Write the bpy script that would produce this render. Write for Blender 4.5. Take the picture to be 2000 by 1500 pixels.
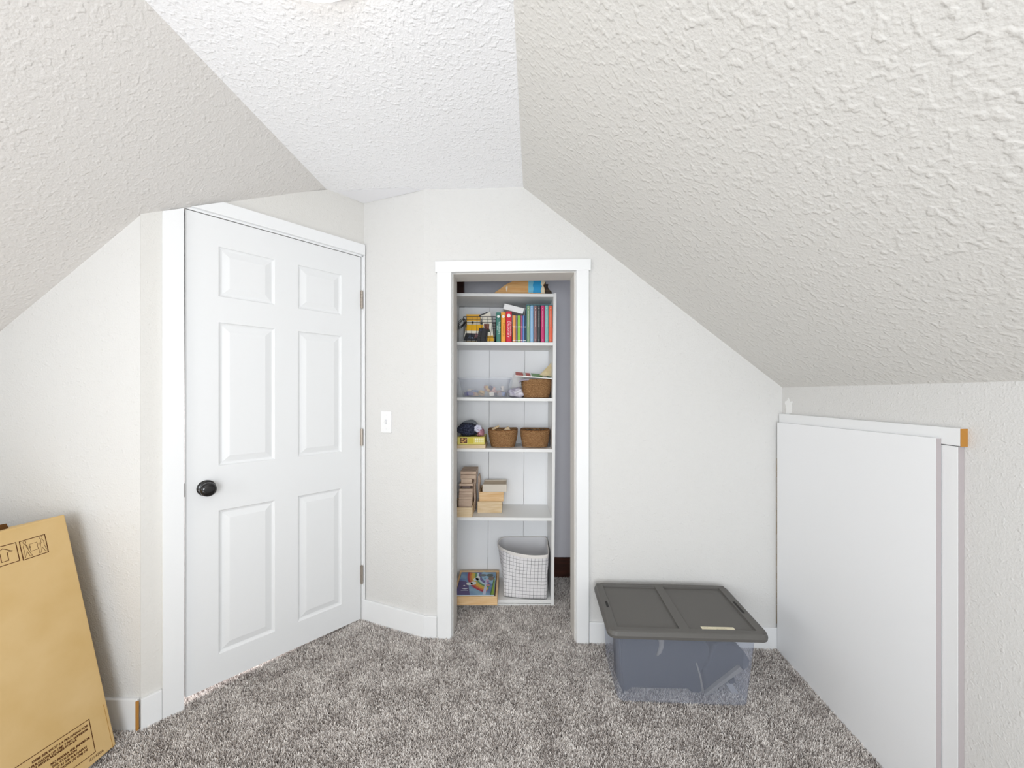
import bpy, bmesh, math, random
from mathutils import Vector, Matrix, noise
random.seed(7)
for o in list(bpy.data.objects): bpy.data.objects.remove(o)
S = bpy.context.scene
COL = S.collection
PI = math.pi
H = 1.28                                     # eye height
F = 751.0                                    # focal length in pixels of a 2000 wide frame

# ---------------------------------------------------------------- camera, world, light, exposure
cam_d = bpy.data.cameras.new('camera'); cam = bpy.data.objects.new('camera', cam_d); COL.objects.link(cam)
cam.location = (0, 0, H); cam.rotation_euler = (PI/2, 0, 0)
cam_d.sensor_width = 36; cam_d.lens = 36*F/2000; cam_d.shift_y = 0.01; cam_d.clip_start = 0.02
S.camera = cam
S.view_settings.view_transform = 'Standard'; S.view_settings.look = 'None'
S.view_settings.gamma = 1; S.view_settings.use_curve_mapping = False
S.view_settings.exposure = 0.02
w = bpy.data.worlds.new('sky'); S.world = w; w.use_nodes = True
w.node_tree.nodes['Background'].inputs[0].default_value = (0.85, 0.92, 1, 1)
w.node_tree.nodes['Background'].inputs[1].default_value = 1.0

def area(name, loc, rot, sx, sy, power, col):
    l = bpy.data.lights.new(name, 'AREA'); l.shape = 'RECTANGLE'; l.size = sx; l.size_y = sy
    l.energy = power; l.color = col
    o = bpy.data.objects.new(name, l); COL.objects.link(o); o.location = loc; o.rotation_euler = rot
    return o
area('window_daylight', (-0.1, -1.86, 1.12), (PI/2, 0, 0), 1.4, 1.2, 53, (0.92, 0.965, 1.0))
area('side_fill', (-1.96, -0.25, 1.15), (0, -PI/2, 0), 0.7, 1.0, 16, (0.92, 0.965, 1.0))  # added fill from the left for the right slope and panel; no window there
area('upward_fill', (-0.8, -0.8, 0.1), (PI, 0, 0), 1.3, 1.3, 20, (0.96, 0.97, 1.0))  # added area light near the floor, facing up to brighten the ceilings
area('hall_light', (-1.75, 2.35, 1.2), (math.radians(35), 0, math.radians(-132)), 0.5, 0.5, 60, (1, 0.97, 1.0))

# ---------------------------------------------------------------- helpers
def lin(c):
    if isinstance(c, str):
        c = tuple(int(c[i:i+2], 16)/255 for i in (0, 2, 4))
    return tuple((x/12.92 if x <= .04045 else ((x+.055)/1.055)**2.4) for x in c) + (1,)
MATS = {}
def mat(name, col, rough=.6, spec=.4, metal=0, bump=None, var=None, **kw):
    if name in MATS: return MATS[name]
    m = bpy.data.materials.new(name); m.use_nodes = True; nt = m.node_tree; N = nt.nodes; Lk = nt.links
    p = N['Principled BSDF']; p.inputs['Base Color'].default_value = lin(col)
    p.inputs['Roughness'].default_value = rough; p.inputs['Metallic'].default_value = metal
    p.inputs['Specular IOR Level'].default_value = spec
    geo = N.new('ShaderNodeNewGeometry')
    if var:                                   # (scale, other colour, stretch)
        sc, c2, st = var
        mp = N.new('ShaderNodeMapping'); mp.inputs['Scale'].default_value = st
        Lk.new(geo.outputs['Position'], mp.inputs[0])
        n = N.new('ShaderNodeTexNoise'); n.inputs['Scale'].default_value = sc; n.inputs['Detail'].default_value = 4
        Lk.new(mp.outputs[0], n.inputs['Vector'])
        mr = N.new('ShaderNodeMapRange'); mr.inputs[1].default_value = .35; mr.inputs[2].default_value = .65
        Lk.new(n.outputs['Fac'], mr.inputs[0])
        mx = N.new('ShaderNodeMix'); mx.data_type = 'RGBA'
        mx.inputs[6].default_value = lin(col); mx.inputs[7].default_value = lin(c2)
        Lk.new(mr.outputs[0], mx.inputs[0]); Lk.new(mx.outputs[2], p.inputs['Base Color'])
    if bump:                                  # (scale, strength, distance)
        sc, st, di = bump
        n = N.new('ShaderNodeTexNoise'); n.inputs['Scale'].default_value = sc; n.inputs['Detail'].default_value = 3
        Lk.new(geo.outputs['Position'], n.inputs['Vector'])
        b = N.new('ShaderNodeBump'); b.inputs['Strength'].default_value = st; b.inputs['Distance'].default_value = di
        Lk.new(n.outputs['Fac'], b.inputs['Height']); Lk.new(b.outputs[0], p.inputs['Normal'])
    MATS[name] = m
    return m
def plaster(name, col, fine, fdist, blob, bdist, thr=.56):
    """sprayed drywall texture: fine orange peel plus flattened splatters"""
    m = bpy.data.materials.new(name); m.use_nodes = True; nt = m.node_tree; N = nt.nodes; Lk = nt.links
    p = N['Principled BSDF']; p.inputs['Base Color'].default_value = lin(col)
    p.inputs['Roughness'].default_value = .75; p.inputs['Specular IOR Level'].default_value = .25
    geo = N.new('ShaderNodeNewGeometry')
    a = N.new('ShaderNodeTexNoise'); a.inputs['Scale'].default_value = fine; a.inputs['Detail'].default_value = 2
    b = N.new('ShaderNodeTexNoise'); b.inputs['Scale'].default_value = blob; b.inputs['Detail'].default_value = 1
    b.inputs['Distortion'].default_value = .15
    for x in (a, b): Lk.new(geo.outputs['Position'], x.inputs['Vector'])
    mr = N.new('ShaderNodeMapRange'); mr.interpolation_type = 'SMOOTHSTEP'
    mr.inputs[1].default_value = thr; mr.inputs[2].default_value = thr+.24
    Lk.new(b.outputs['Fac'], mr.inputs[0])
    b1 = N.new('ShaderNodeBump'); b1.inputs['Strength'].default_value = 1; b1.inputs['Distance'].default_value = fdist
    b2 = N.new('ShaderNodeBump'); b2.inputs['Strength'].default_value = 1; b2.inputs['Distance'].default_value = bdist
    Lk.new(a.outputs['Fac'], b1.inputs['Height']); Lk.new(mr.outputs[0], b2.inputs['Height'])
    Lk.new(b1.outputs[0], b2.inputs['Normal']); Lk.new(b2.outputs[0], p.inputs['Normal'])
    MATS[name] = m
    return m

WM = {}                                       # world matrix of every empty / parent
def tag(o, label=None, cat=None, group=None, kind=None):
    if label: o['label'] = label
    if cat: o['category'] = cat
    if group: o['group'] = group
    if kind: o['kind'] = kind
    return o
def thing(name, label, cat, loc=(0, 0, 0), rot=(0, 0, 0), group=None, kind=None):
    o = bpy.data.objects.new(name, None); COL.objects.link(o); o.empty_display_size = .05
    o.location = loc; o.rotation_euler = rot
    WM[o] = Matrix.LocRotScale(Vector(loc), __import__('mathutils').Euler(rot), None)
    return tag(o, label, cat, group, kind)
def obj(name, bm, m, parent=None, world=True, smooth=False, bevel=0, label=None):
    """link a bmesh as one object; world=True: its points are world points"""
    me = bpy.data.meshes.new(name)
    if smooth:
        for f in bm.faces: f.smooth = True
    if parent is not None:
        base = WM[parent]
        if world: bmesh.ops.transform(bm, matrix=base.inverted(), verts=bm.verts)
        W = base.copy(); loc = None
    else:
        xs = [v.co for v in bm.verts]
        c = Vector(((min(v.x for v in xs)+max(v.x for v in xs))/2, (min(v.y for v in xs)+max(v.y for v in xs))/2, min(v.z for v in xs)))
        bmesh.ops.translate(bm, vec=-c, verts=bm.verts); W = Matrix.Translation(c); loc = c
    bmesh.ops.recalc_face_normals(bm, faces=bm.faces)
    bm.to_mesh(me); bm.free()
    for mm in (m if isinstance(m, (list, tuple)) else [m]): me.materials.append(mm)
    o = bpy.data.objects.new(name, me); COL.objects.link(o)
    if parent is not None: o.parent = parent
    else: o.location = loc
    WM[o] = W
    if bevel:
        b = o.modifiers.new('bevel', 'BEVEL'); b.width = bevel; b.segments = 2; b.limit_method = 'ANGLE'
    if label: o['label'] = label
    return o
def B(): return bmesh.new()
def box(bm, lo, hi, M=None):
    vs = [bm.verts.new((x, y, z)) for x in (lo[0], hi[0]) for y in (lo[1], hi[1]) for z in (lo[2], hi[2])]
    for f in ((0,1,3,2),(4,6,7,5),(0,4,5,1),(2,3,7,6),(0,2,6,4),(1,5,7,3)): bm.faces.new([vs[i] for i in f])
    if M is not None: bmesh.ops.transform(bm, matrix=M, verts=vs)
    return bm
def prism(bm, pts, off):
    """polygon pushed along off"""
    off = Vector(off); a = [bm.verts.new(Vector(p)) for p in pts]; b = [bm.verts.new(Vector(p)+off) for p in pts]
    n = len(a); bm.faces.new(a); bm.faces.new(b[::-1])
    for i in range(n): bm.faces.new([a[i], b[i], b[(i+1) % n], a[(i+1) % n]])
    return bm
def tube(bm, pts, r, n=8, closed=False):
    pts = [Vector(p) for p in pts]; m = len(pts); rings = []
    ref = None
    for i, p in enumerate(pts):
        if closed: t = pts[(i+1) % m]-pts[i-1]
        else: t = pts[min(i+1, m-1)]-pts[max(i-1, 0)]
        t.normalize()
        if ref is None:
            ref = t.cross(Vector((0, 0, 1)));
            if ref.length < .01: ref = t.cross(Vector((0, 1, 0)))
        ref = (ref-t*ref.dot(t)).normalized(); q = t.cross(ref)
        rr = r[i] if isinstance(r, (list, tuple)) else r
        rings.append([bm.verts.new(p+(ref*math.cos(2*PI*k/n)+q*math.sin(2*PI*k/n))*rr) for k in range(n)])
    for i in range(m if closed else m-1):
        a, b = rings[i], rings[(i+1) % m]
        for k in range(n): bm.faces.new([a[k], a[(k+1) % n], b[(k+1) % n], b[k]])
    if not closed: bm.faces.new(rings[0][::-1]); bm.faces.new(rings[-1])
    return bm
def lathe(bm, prof, n=32, M=None):
    """profile of (radius, height) about z"""
    rings = []; allv = []
    for r, z in prof:
        if r < 1e-5: vs = [bm.verts.new((0, 0, z))]
        else: vs = [bm.verts.new((r*math.cos(2*PI*k/n), r*math.sin(2*PI*k/n), z)) for k in range(n)]
        rings.append(vs); allv += vs
    for a, b in zip(rings, rings[1:]):
        for k in range(n):
            f = [a[k % len(a)], a[(k+1) % len(a)], b[(k+1) % len(b)], b[k % len(b)]]
            f = list(dict.fromkeys(f))
            if len(f) > 2: bm.faces.new(f)
    if M is not None: bmesh.ops.transform(bm, matrix=M, verts=allv)
    return bm
def loft(bm, rings, cap0=True, cap1=True):
    R = [[bm.verts.new(Vector(p)) for p in r] for r in rings]
    for a, b in zip(R, R[1:]):
        n = len(a)
        for k in range(n): bm.faces.new([a[k], a[(k+1) % n], b[(k+1) % n], b[k]])
    if cap0: bm.faces.new(R[0][::-1])
    if cap1: bm.faces.new(R[-1])
    return R
def rrect(hx, hy, r, n=5):
    out = []
    for cx, cy, a0 in ((hx-r, hy-r, 0), (-hx+r, hy-r, 90), (-hx+r, -hy+r, 180), (hx-r, -hy+r, 270)):
        for k in range(n+1):
            a = math.radians(a0+90*k/n); out.append((cx+r*math.cos(a), cy+r*math.sin(a)))
    return out
def strip(bm, pts, wd, M, closed=False):
    """flat line of width wd in the xy plane of M"""
    n = len(pts)
    for i in range(n if closed else n-1):
        a = Vector(pts[i]); b = Vector(pts[(i+1) % n]); d = (b-a)
        if d.length < 1e-6: continue
        d.normalize(); q = Vector((-d.y, d.x))*wd/2; a = a-d*wd/2; b = b+d*wd/2
        vs = [M @ Vector((p.x, p.y, 0)) for p in (a-q, b-q, b+q, a+q)]
        bm.faces.new([bm.verts.new(v) for v in vs])
    return bm
def text(s, size, M, m, parent, name='lettering', align='LEFT', xs=1.0, bold=0):
    c = bpy.data.curves.new('t', 'FONT'); c.body = s; c.size = size; c.align_x = align; c.offset = bold
    c.resolution_u = 2
    t = bpy.data.objects.new('t', c); COL.objects.link(t)
    dg = bpy.context.evaluated_depsgraph_get()
    me = bpy.data.meshes.new_from_object(t.evaluated_get(dg))
    bpy.data.objects.remove(t)
    bm = B(); bm.from_mesh(me); bpy.data.meshes.remove(me)
    bmesh.ops.transform(bm, matrix=M @ Matrix.Diagonal((xs, 1, 1, 1)), verts=bm.verts)
    return obj(name, bm, m, parent)
def blob(bm, c, s, amp=.15, sc=3, seed=0, sub=3, M=None):
    r = bmesh.ops.create_icosphere(bm, subdivisions=sub, radius=1)
    for v in r['verts']:
        k = 1+amp*noise.noise(v.co*sc+Vector((seed, seed*2, 0)))*2
        v.co = Vector((v.co.x*s[0]*k, v.co.y*s[1]*k, v.co.z*s[2]*k))
        if M is not None: v.co = M @ v.co
        v.co += Vector(c)
    return bm
def X(u, y): return (u-1000)*y/F               # helpers: a point seen at (u,v) at distance y
def Z(v, y): return H+(770-v)*y/F
def at(u, v, y): return Vector((X(u, y), y, Z(v, y)))
def fz(y): return .05*(y-1.896)                # the old attic floor rises towards the closet

# ---------------------------------------------------------------- materials
M_wall = plaster('wall_paint', 'dad9d7', 170, .0012, 75, .0008)
M_wallw = plaster('door_wall_paint', 'dad8d4', 170, .0009, 75, .0006)
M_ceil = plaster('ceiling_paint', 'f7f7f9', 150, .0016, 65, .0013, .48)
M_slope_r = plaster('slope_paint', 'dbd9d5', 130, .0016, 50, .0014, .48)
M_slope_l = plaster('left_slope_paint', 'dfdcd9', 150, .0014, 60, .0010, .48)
M_trim = mat('white_trim_paint', 'ecedee', .35, .45)
M_door = mat('white_door_paint', 'e6e7e8', .38, .45, bump=(220, .12, .0005))
M_case = mat('white_laminate', 'ebebea', .4, .4)
M_casein = mat('white_back_board', 'f4f5f7', .5, .3)
M_closet = mat('closet_grey_paint', 'f0eff5', .8, .2, bump=(150, .3, .001))
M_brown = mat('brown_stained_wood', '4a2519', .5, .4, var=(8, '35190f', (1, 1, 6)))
M_mdf = mat('raw_fibreboard', 'b5813f', .8, .2, bump=(300, .3, .0006))
M_gap = mat('raw_plaster_edge', 'a99a82', .9, .1, bump=(200, .6, .002))
M_card = mat('cardboard', 'e0c08a', .75, .2, var=(6, 'd8b67c', (1, 1, 1)), bump=(400, .25, .0004))
M_ink = mat('brown_print', '5a3018', .7, .2)
M_black = mat('black_knob_enamel', '0c0a0c', .12, .6)
M_nickel = mat('brushed_nickel', 'b9b0a6', .35, .5, metal=.8)
M_lid = mat('grey_lid_plastic', '5f5d5a', .5, .4, bump=(500, .15, .0003))
M_navy = mat('dark_slate_plastic', '2a303c', .6, .3)
M_grey = mat('grey_plastic', '8d8a85', .6, .3)
M_birch = mat('pale_wood', 'e0caa9', .6, .3, var=(14, 'd3b88f', (1, 1, 9)))
M_birch2 = mat('pale_wood_greyed', 'cdb7a2', .65, .3, var=(14, 'b99f8c', (1, 1, 9)))
M_pine = mat('pine_wood', 'dfb47c', .5, .35, var=(10, 'd29c5f', (1, 1, 9)))
M_pine2 = mat('light_pine_wood', 'e9c89c', .5, .35, var=(10, 'dab07c', (1, 1, 9)))
M_ply = mat('plywood_face', 'c9b79e', .7, .3)
M_wicker = mat('brown_seagrass', 'b08a60', .8, .25, var=(170, '6f4a2b', (1, 1, 2.5)), bump=(260, .9, .003))
M_seag = mat('dark_seagrass_rim', '96693f', .8, .25, var=(120, '5b3a20', (1, 1, 1)), bump=(260, .8, .002))
M_white = mat('white_plastic', 'eeeeee', .4, .4)
M_paper = mat('white_paper', 'f1f0ee', .7, .2)
M_wire = mat('black_wire', '2a2a2c', .4, .5)

# ---------------------------------------------------------------- the room shell
A0 = Vector((-1.45, 1.50)); C0 = Vector((-.836, 2.173)); D0 = Vector((-.463, 2.026)); E0 = Vector((1.364, 1.94))
TOP = H+1.078                                              # flat ceiling
LO = -.25
def kx(y): return 1.364-.05*(1.94-y)                       # knee wall, right
def cl(y): return -.991+.029*(y-1.5)                       # crease to the left slope
def cr(y): return .0042+.0573*(y-1.053)                    # crease to the right slope
def slopeL(x, y): return TOP+.828*(x-cl(y))
YB = -1.9
KL = -2.0                                                  # left knee wall, out of view
def struct(name, bm, m, label, **kw):
    return tag(obj(name, bm, m, **kw), label, 'room part', kind='structure')
# floor: one tilted slab with the carpet pile growing from it
bm = B(); prism(bm, [(-2.4, YB-.1, fz(YB-.1)-.012), (1.7, YB-.1, fz(YB-.1)-.012), (1.7, 2.9, fz(2.9)-.012), (-2.4, 2.9, fz(2.9)-.012)], (0, 0, -.1))
M_floor = mat('carpet_backing', '8d8782', .95, .1, var=(120, 'aaa49e', (1, 1, 1)))
floor = struct('floor', bm, M_floor, 'speckled grey and brown carpet covering the whole floor')

# left wall, facing the camera, top follows the slope
bm = B(); prism(bm, [(KL, A0.y, LO), (A0.x, A0.y, LO), (A0.x, A0.y, slopeL(A0.x, A0.y)), (KL, A0.y, slopeL(KL, A0.y))], (0, .1, 0))
struct('wall_left', bm, M_wall, 'narrow off-white wall behind the leaning cardboard box')
# door wall with the door opening
dd = Vector((.669, .743)); L0 = Vector((-1.356, 1.596))
ang = math.atan2(.743, .669)
dd = Vector((math.cos(ang), math.sin(ang))); nn = Vector((dd.y, -dd.x))     # nn points into the room
def dw(t, z, out=0): p = L0+dd*t+nn*out; return Vector((p.x, p.y, z))
def soff(t): p = L0+dd*t; return slopeL(p.x, p.y)
tA = -.134; tC = (C0-L0).dot(dd); tX = .577
LEAF_T = .7575; LEAF_TOP = H+.7685; LEAF_BOT = H-1.2605
offw = (-nn.x*.12, -nn.y*.12, 0)
bm = B()
prism(bm, [dw(tA, LO), dw(-.004, LO), dw(-.004, soff(-.004)), dw(tA, soff(tA))], offw)
prism(bm, [dw(-.004, LEAF_TOP+.004), dw(LEAF_T+.004, LEAF_TOP+.004), dw(LEAF_T+.004, TOP), dw(tX, TOP), dw(-.004, soff(-.004)+.02)], offw)
prism(bm, [dw(LEAF_T+.004, LO), dw(tC+.03, LO), dw(tC+.03, TOP), dw(LEAF_T+.004, TOP)], offw)
struct('wall_door', bm, M_wallw, 'angled wall holding the white six-panel door')
# short wall between door wall and closet wall
ee = (D0-C0).normalized(); en = Vector((ee.y, -ee.x))      # en points into the room
if en.y > 0: en = -en
bm = B(); prism(bm, [(C0.x, C0.y, LO), (D0.x, D0.y, LO), (D0.x, D0.y, TOP), (C0.x, C0.y, TOP)], (-en.x*.1, -en.y*.1, 0))
struct('wall_switch', bm, M_wall, 'short angled wall with the light switch, between door and closet')
# closet wall with opening and right slope line
bw = (E0-D0).normalized(); bn = Vector((bw.y, -bw.x))      # into the room
def wb(x): return D0.y+(x-D0.x)*bw.y/bw.x
OL, OR, OT = -.311, .325, H+.633
TH = .135
boff = (0, TH, 0)
def bp(x, z, out=0): return Vector((x+bn.x*out, wb(x)+bn.y*out, z))
zk = H+.034
def slR(x):                                                # right slope height on the back wall
    a = (.0585, TOP); b = (E0.x, zk); return a[1]+(x-a[0])*(b[1]-a[1])/(b[0]-a[0])
bm = B()
prism(bm, [bp(D0.x, LO), bp(OL, LO), bp(OL, TOP), bp(D0.x, TOP)], boff)
prism(bm, [bp(OL, OT), bp(OR, OT), bp(OR, slR(OR)), bp(.0585, TOP), bp(OL, TOP)], boff)
prism(bm, [bp(OR, LO), bp(E0.x, LO), bp(E0.x, zk), bp(OR, slR(OR))], boff)
struct('wall_back', bm, M_wall, 'wall with the closet opening, cut off by the slope at right')
# right knee wall
bm = B(); prism(bm, [(kx(YB), YB, LO), (kx(2.1), 2.1, LO), (kx(2.1), 2.1, zk+.02), (kx(YB), YB, zk+.02)], (.1, 0, 0))
wr = struct('wall_right', bm, M_wall, 'low knee wall under the slope at right')
# ceiling flat
bm = B(); prism(bm, [(cl(YB), YB, TOP), (cr(YB), YB, TOP), (cr(2.3), 2.3, TOP), (cl(2.3), 2.3, TOP)], (0, 0, .08))
struct('ceiling', bm, M_ceil, 'flat textured white ceiling between the two slopes')
bm = B()
def prism3(bm, pts, off):
    off = Vector(off); n = len(pts); a = [bm.verts.new(Vector(p)) for p in pts]; b = [bm.verts.new(Vector(p)+off) for p in pts]
    for i in range(1, n-1): bm.faces.new([a[0], a[i], a[i+1]]); bm.faces.new([b[0], b[i+1], b[i]])
    for i in range(n): bm.faces.new([a[i], b[i], b[(i+1) % n], a[(i+1) % n]])
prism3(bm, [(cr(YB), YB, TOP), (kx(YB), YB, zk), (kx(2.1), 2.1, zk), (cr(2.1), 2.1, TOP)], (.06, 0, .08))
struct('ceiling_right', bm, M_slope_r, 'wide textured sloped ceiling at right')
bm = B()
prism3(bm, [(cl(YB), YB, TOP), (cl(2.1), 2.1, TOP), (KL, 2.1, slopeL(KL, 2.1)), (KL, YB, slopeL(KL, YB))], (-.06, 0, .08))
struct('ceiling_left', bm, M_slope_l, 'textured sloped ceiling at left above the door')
bm = B(); box(bm, (KL-.1, YB, LO), (KL, A0.y+.1, slopeL(KL, 0)))
struct('wall_knee', bm, M_wall, 'low side wall the cardboard box leans on')
# rear gable with the window the daylight comes through
bm = B()
for lo, hi in (((KL-.1, YB-.1, LO), (-.70, YB, TOP)), ((.80, YB-.1, LO), (1.4, YB, TOP)), ((-.70, YB-.1, LO), (.80, YB, .6)), ((-.70, YB-.1, 1.85), (.80, YB, TOP))):
    box(bm, lo, hi)
struct('wall_rear', bm, M_wall, 'end wall with the window, behind the camera')
# closet interior
CB = 2.635
bm = B()
box(bm, (-.47, CB, LO), (.72, CB+.06, TOP+.1)); struct('wall_closet', bm, M_closet, 'grey back wall inside the closet behind the bookcase')
bm = B(); box(bm, (-.47, 2.16, LO), (-.405, CB, TOP+.1)); struct('wall_closet.001', bm, M_closet, 'closet side wall left of the bookcase')
bm = B(); box(bm, (.62, 2.12, LO), (.70, CB, TOP+.1)); struct('wall_closet.002', bm, M_closet, 'closet side wall right of the bookcase')
bm = B(); box(bm, (-.47, 2.12, TOP), (.70, CB, TOP+.06)); struct('ceiling_closet', bm, M_closet, 'closet ceiling')
bm = B(); box(bm, (-.405, CB-.018, fz(CB)-.01), (.62, CB, Z(1088, CB))); struct('baseboard_closet', bm, M_brown, 'dark brown baseboard on the closet back wall')
bm = B(); box(bm, (-.405, CB-.06, 1.3), (-.325, CB, TOP)); struct('closet_dark_strip', bm, M_brown, 'dark brown strip in the top left corner of the closet')  # dark brown strip along the upper back left corner

# joints: taped corner patch at the ceiling by the door, spackle by the hatch, raw strip by the hatch
bm = B(); prism(bm, [(-.93, 2.04, TOP-.002), (-.842, 2.165, TOP-.002), (-.48, 2.03, TOP-.002), (-.55, 2.0, TOP-.002)], (0, 0, .001))
tag(obj('ceiling_patch', bm, mat('patch_paint', 'f3f3f6', .7, .2, bump=(90, .3, .002))), 'smooth patched triangle of ceiling above the light switch', 'room part', kind='structure')
bm = B()
ring = []
for k in range(22):
    a = 2*PI*k/22; r = .75+.35*noise.noise(Vector((math.cos(a)*1.7, math.sin(a)*1.7, 3.1)))*2
    y = 1.89+.036*r*math.cos(a); z = H-.058+.045*r*math.sin(a); ring.append((kx(y)-.0012, y, z))
prism(bm, ring, (.002, 0, 0))
sp = obj('spackle_patch', bm, mat('spackle', 'efefee', .8, .2), wr)
bm = B()
zz = Z(895, 1.94)
for k in range(26):
    z1 = zz-k*.032; w_ = .003+.003*random.random()
    box(bm, (E0.x-.024-w_, wb(E0.x)-.004, z1-.032), (E0.x-.016, wb(E0.x)+.001, z1-.004*random.random()))
obj('raw_edge', bm, M_gap, wr)

# ---------------------------------------------------------------- trim
def trim(name, bm, label, m=None, bevel=.002): return tag(obj(name, bm, m or M_trim, bevel=bevel), label, 'trim', kind='structure')
CT = .016
bm = B()
prism(bm, [dw(-.072, fz(1.55)-.03, 0), dw(-.005, fz(1.6)-.03, 0), dw(-.005, soff(-.005)-.004, 0), dw(-.072, soff(-.072)-.004, 0)], (nn.x*CT, nn.y*CT, 0))
trim('trim_1', bm, 'upright white casing left of the six-panel door')
hb, ht = LEAF_TOP+.012, LEAF_TOP+.070
tb = next(t/1000 for t in range(-60, 400) if soff(t/1000) > hb+.002); tt = next(t/1000 for t in range(-60, 400) if soff(t/1000) > ht+.002)
bm = B()
prism(bm, [dw(tb, hb), dw(tC-.002, hb), dw(tC-.002, ht), dw(tt, ht)], (nn.x*(CT+.004), nn.y*(CT+.004), 0))
trim('trim_2', bm, 'white head casing above the door, clipped by the sloped ceiling')
bm = B(); prism(bm, [dw(LEAF_T+.012, fz(2.16)-.02), dw(tC-.001, fz(2.16)-.02), dw(tC-.001, hb), dw(LEAF_T+.012, hb)], (nn.x*CT, nn.y*CT, 0))
trim('trim_3', bm, 'slim white casing right of the door beside the hinges')
# door jamb (stop and frame edge) seen as thin reveal
bm = B()
prism(bm, [dw(LEAF_T+.003, fz(2.16)-.02), dw(LEAF_T+.012, fz(2.16)-.02), dw(LEAF_T+.012, hb), dw(LEAF_T+.003, hb)], (nn.x*.004, nn.y*.004, 0))
prism(bm, [dw(-.004, LEAF_TOP+.003), dw(LEAF_T+.012, LEAF_TOP+.003), dw(LEAF_T+.012, hb), dw(max(tb, -.004), hb)], (nn.x*.004, nn.y*.004, 0))
trim('trim_4', bm, 'thin white door frame edge between casing and door', bevel=0)
# closet casings
def cz(x, d=0): return fz(wb(x))-.02
bm = B(); prism(bm, [bp(-.391, cz(-.39)), bp(-.3155, cz(-.32)), bp(-.3155, OT+.004), bp(-.391, OT+.004)], (bn.x*CT, bn.y*CT, 0))
trim('trim_5', bm, 'upright white casing left of the closet opening')
bm = B(); prism(bm, [bp(.331, cz(.33)), bp(.395, cz(.39)), bp(.395, OT+.004), bp(.331, OT+.004)], (bn.x*CT, bn.y*CT, 0))
trim('trim_6', bm, 'upright white casing right of the closet opening')
bm = B(); prism(bm, [bp(-.400, OT+.003), bp(.405, OT+.003), bp(.405, OT+.060), bp(-.400, OT+.060)], (bn.x*(CT+.004), bn.y*(CT+.004), 0))
trim('trim_7', bm, 'white head casing across the top of the closet opening')
# closet jamb liner
M_jamb = mat('jamb_paint', 'e2dfda', .5, .35)
bm = B()
prism(bm, [bp(OL-.002, cz(OL)), bp(OL+.003, cz(OL)), bp(OL+.003, OT), bp(OL-.002, OT)], (0, TH+.001, 0))
prism(bm, [bp(OR-.003, cz(OR)), bp(OR+.002, cz(OR)), bp(OR+.002, OT), bp(OR-.003, OT)], (0, TH+.001, 0))
prism(bm, [bp(OL, OT-.003), bp(OR, OT-.003), bp(OR, OT+.002), bp(OL, OT+.002)], (0, TH+.001, 0))
trim('trim_8', bm, 'painted jamb lining the closet opening', M_jamb, 0)
# hatch casing: header and upright
def kp(y, z, out): return Vector((kx(y)-out, y, z))
zt = H-.0965
bm = B(); prism(bm, [kp(1.936, zt, 0), kp(1.117, zt-.003, 0), kp(1.117, zt-.055, 0), kp(1.936, zt-.052, 0)], (-.02, 0, 0))
hd = trim('trim_9', bm, 'white head board above the access panel, its sawn end brown')
bm = B(); box(bm, (kx(1.117)-.0205, 1.1155, zt-.0565), (kx(1.117)-.0005, 1.117, zt-.004)); obj('sawn_end', bm, M_mdf, hd, label='raw brown fibreboard end')
bm = B(); prism(bm, [kp(1.19, fz(1.19)-.02, 0), kp(1.125, fz(1.125)-.02, 0), kp(1.125, zt-.057, 0), kp(1.19, zt-.057, 0)], (-.018, 0, 0))
t10 = trim('trim_10', bm, 'upright white board right of the access panel')
bm = B(); prism(bm, [kp(1.1246, fz(1.12)-.02, .0005), kp(1.1246, fz(1.12)-.02, .0175), kp(1.1246, zt-.058, .0175), kp(1.1246, zt-.058, .0005)], (0, .0004, 0)); obj('board_edge', bm, mat('pinkish_grey_edge', 'b3abac', .7, .2), t10)  # thin pinkish-grey strip over the board's near edge, darker than its face
bm = B(); prism(bm, [kp(1.934, fz(1.93)-.02, 0), kp(1.90, fz(1.9)-.02, 0), kp(1.90, zt-.053, 0), kp(1.934, zt-.053, 0)], (-.018, 0, 0))
trim('trim_11', bm, 'upright white board left of the access panel, in the corner')
bm = B(); prism(bm, [kp(1.925, fz(1.925)-.012, .0205), kp(1.1696, fz(1.1696)-.012, .0205), kp(1.1696, H-.134, .0205), kp(1.925, H-.141, .0205)], (-.015, 0, 0))
d2 = obj('door_2', bm, mat('panel_paint', 'f2f3f5', .45, .4))
bm = B(); prism(bm, [kp(1.1692, fz(1.17)-.012, .0205), kp(1.1692, fz(1.17)-.012, .0350), kp(1.1692, H-.1345, .0350), kp(1.1692, H-.1345, .0205)], (0, .0004, 0)); obj('panel_edge', bm, mat('pinkish_grey_edge', 'b3abac', .7, .2), d2)  # same darker pinkish-grey tone on the panel's near edge
tag(d2, 'plain white access panel leaning over the knee wall opening at right', 'hatch', kind='structure')
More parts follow.
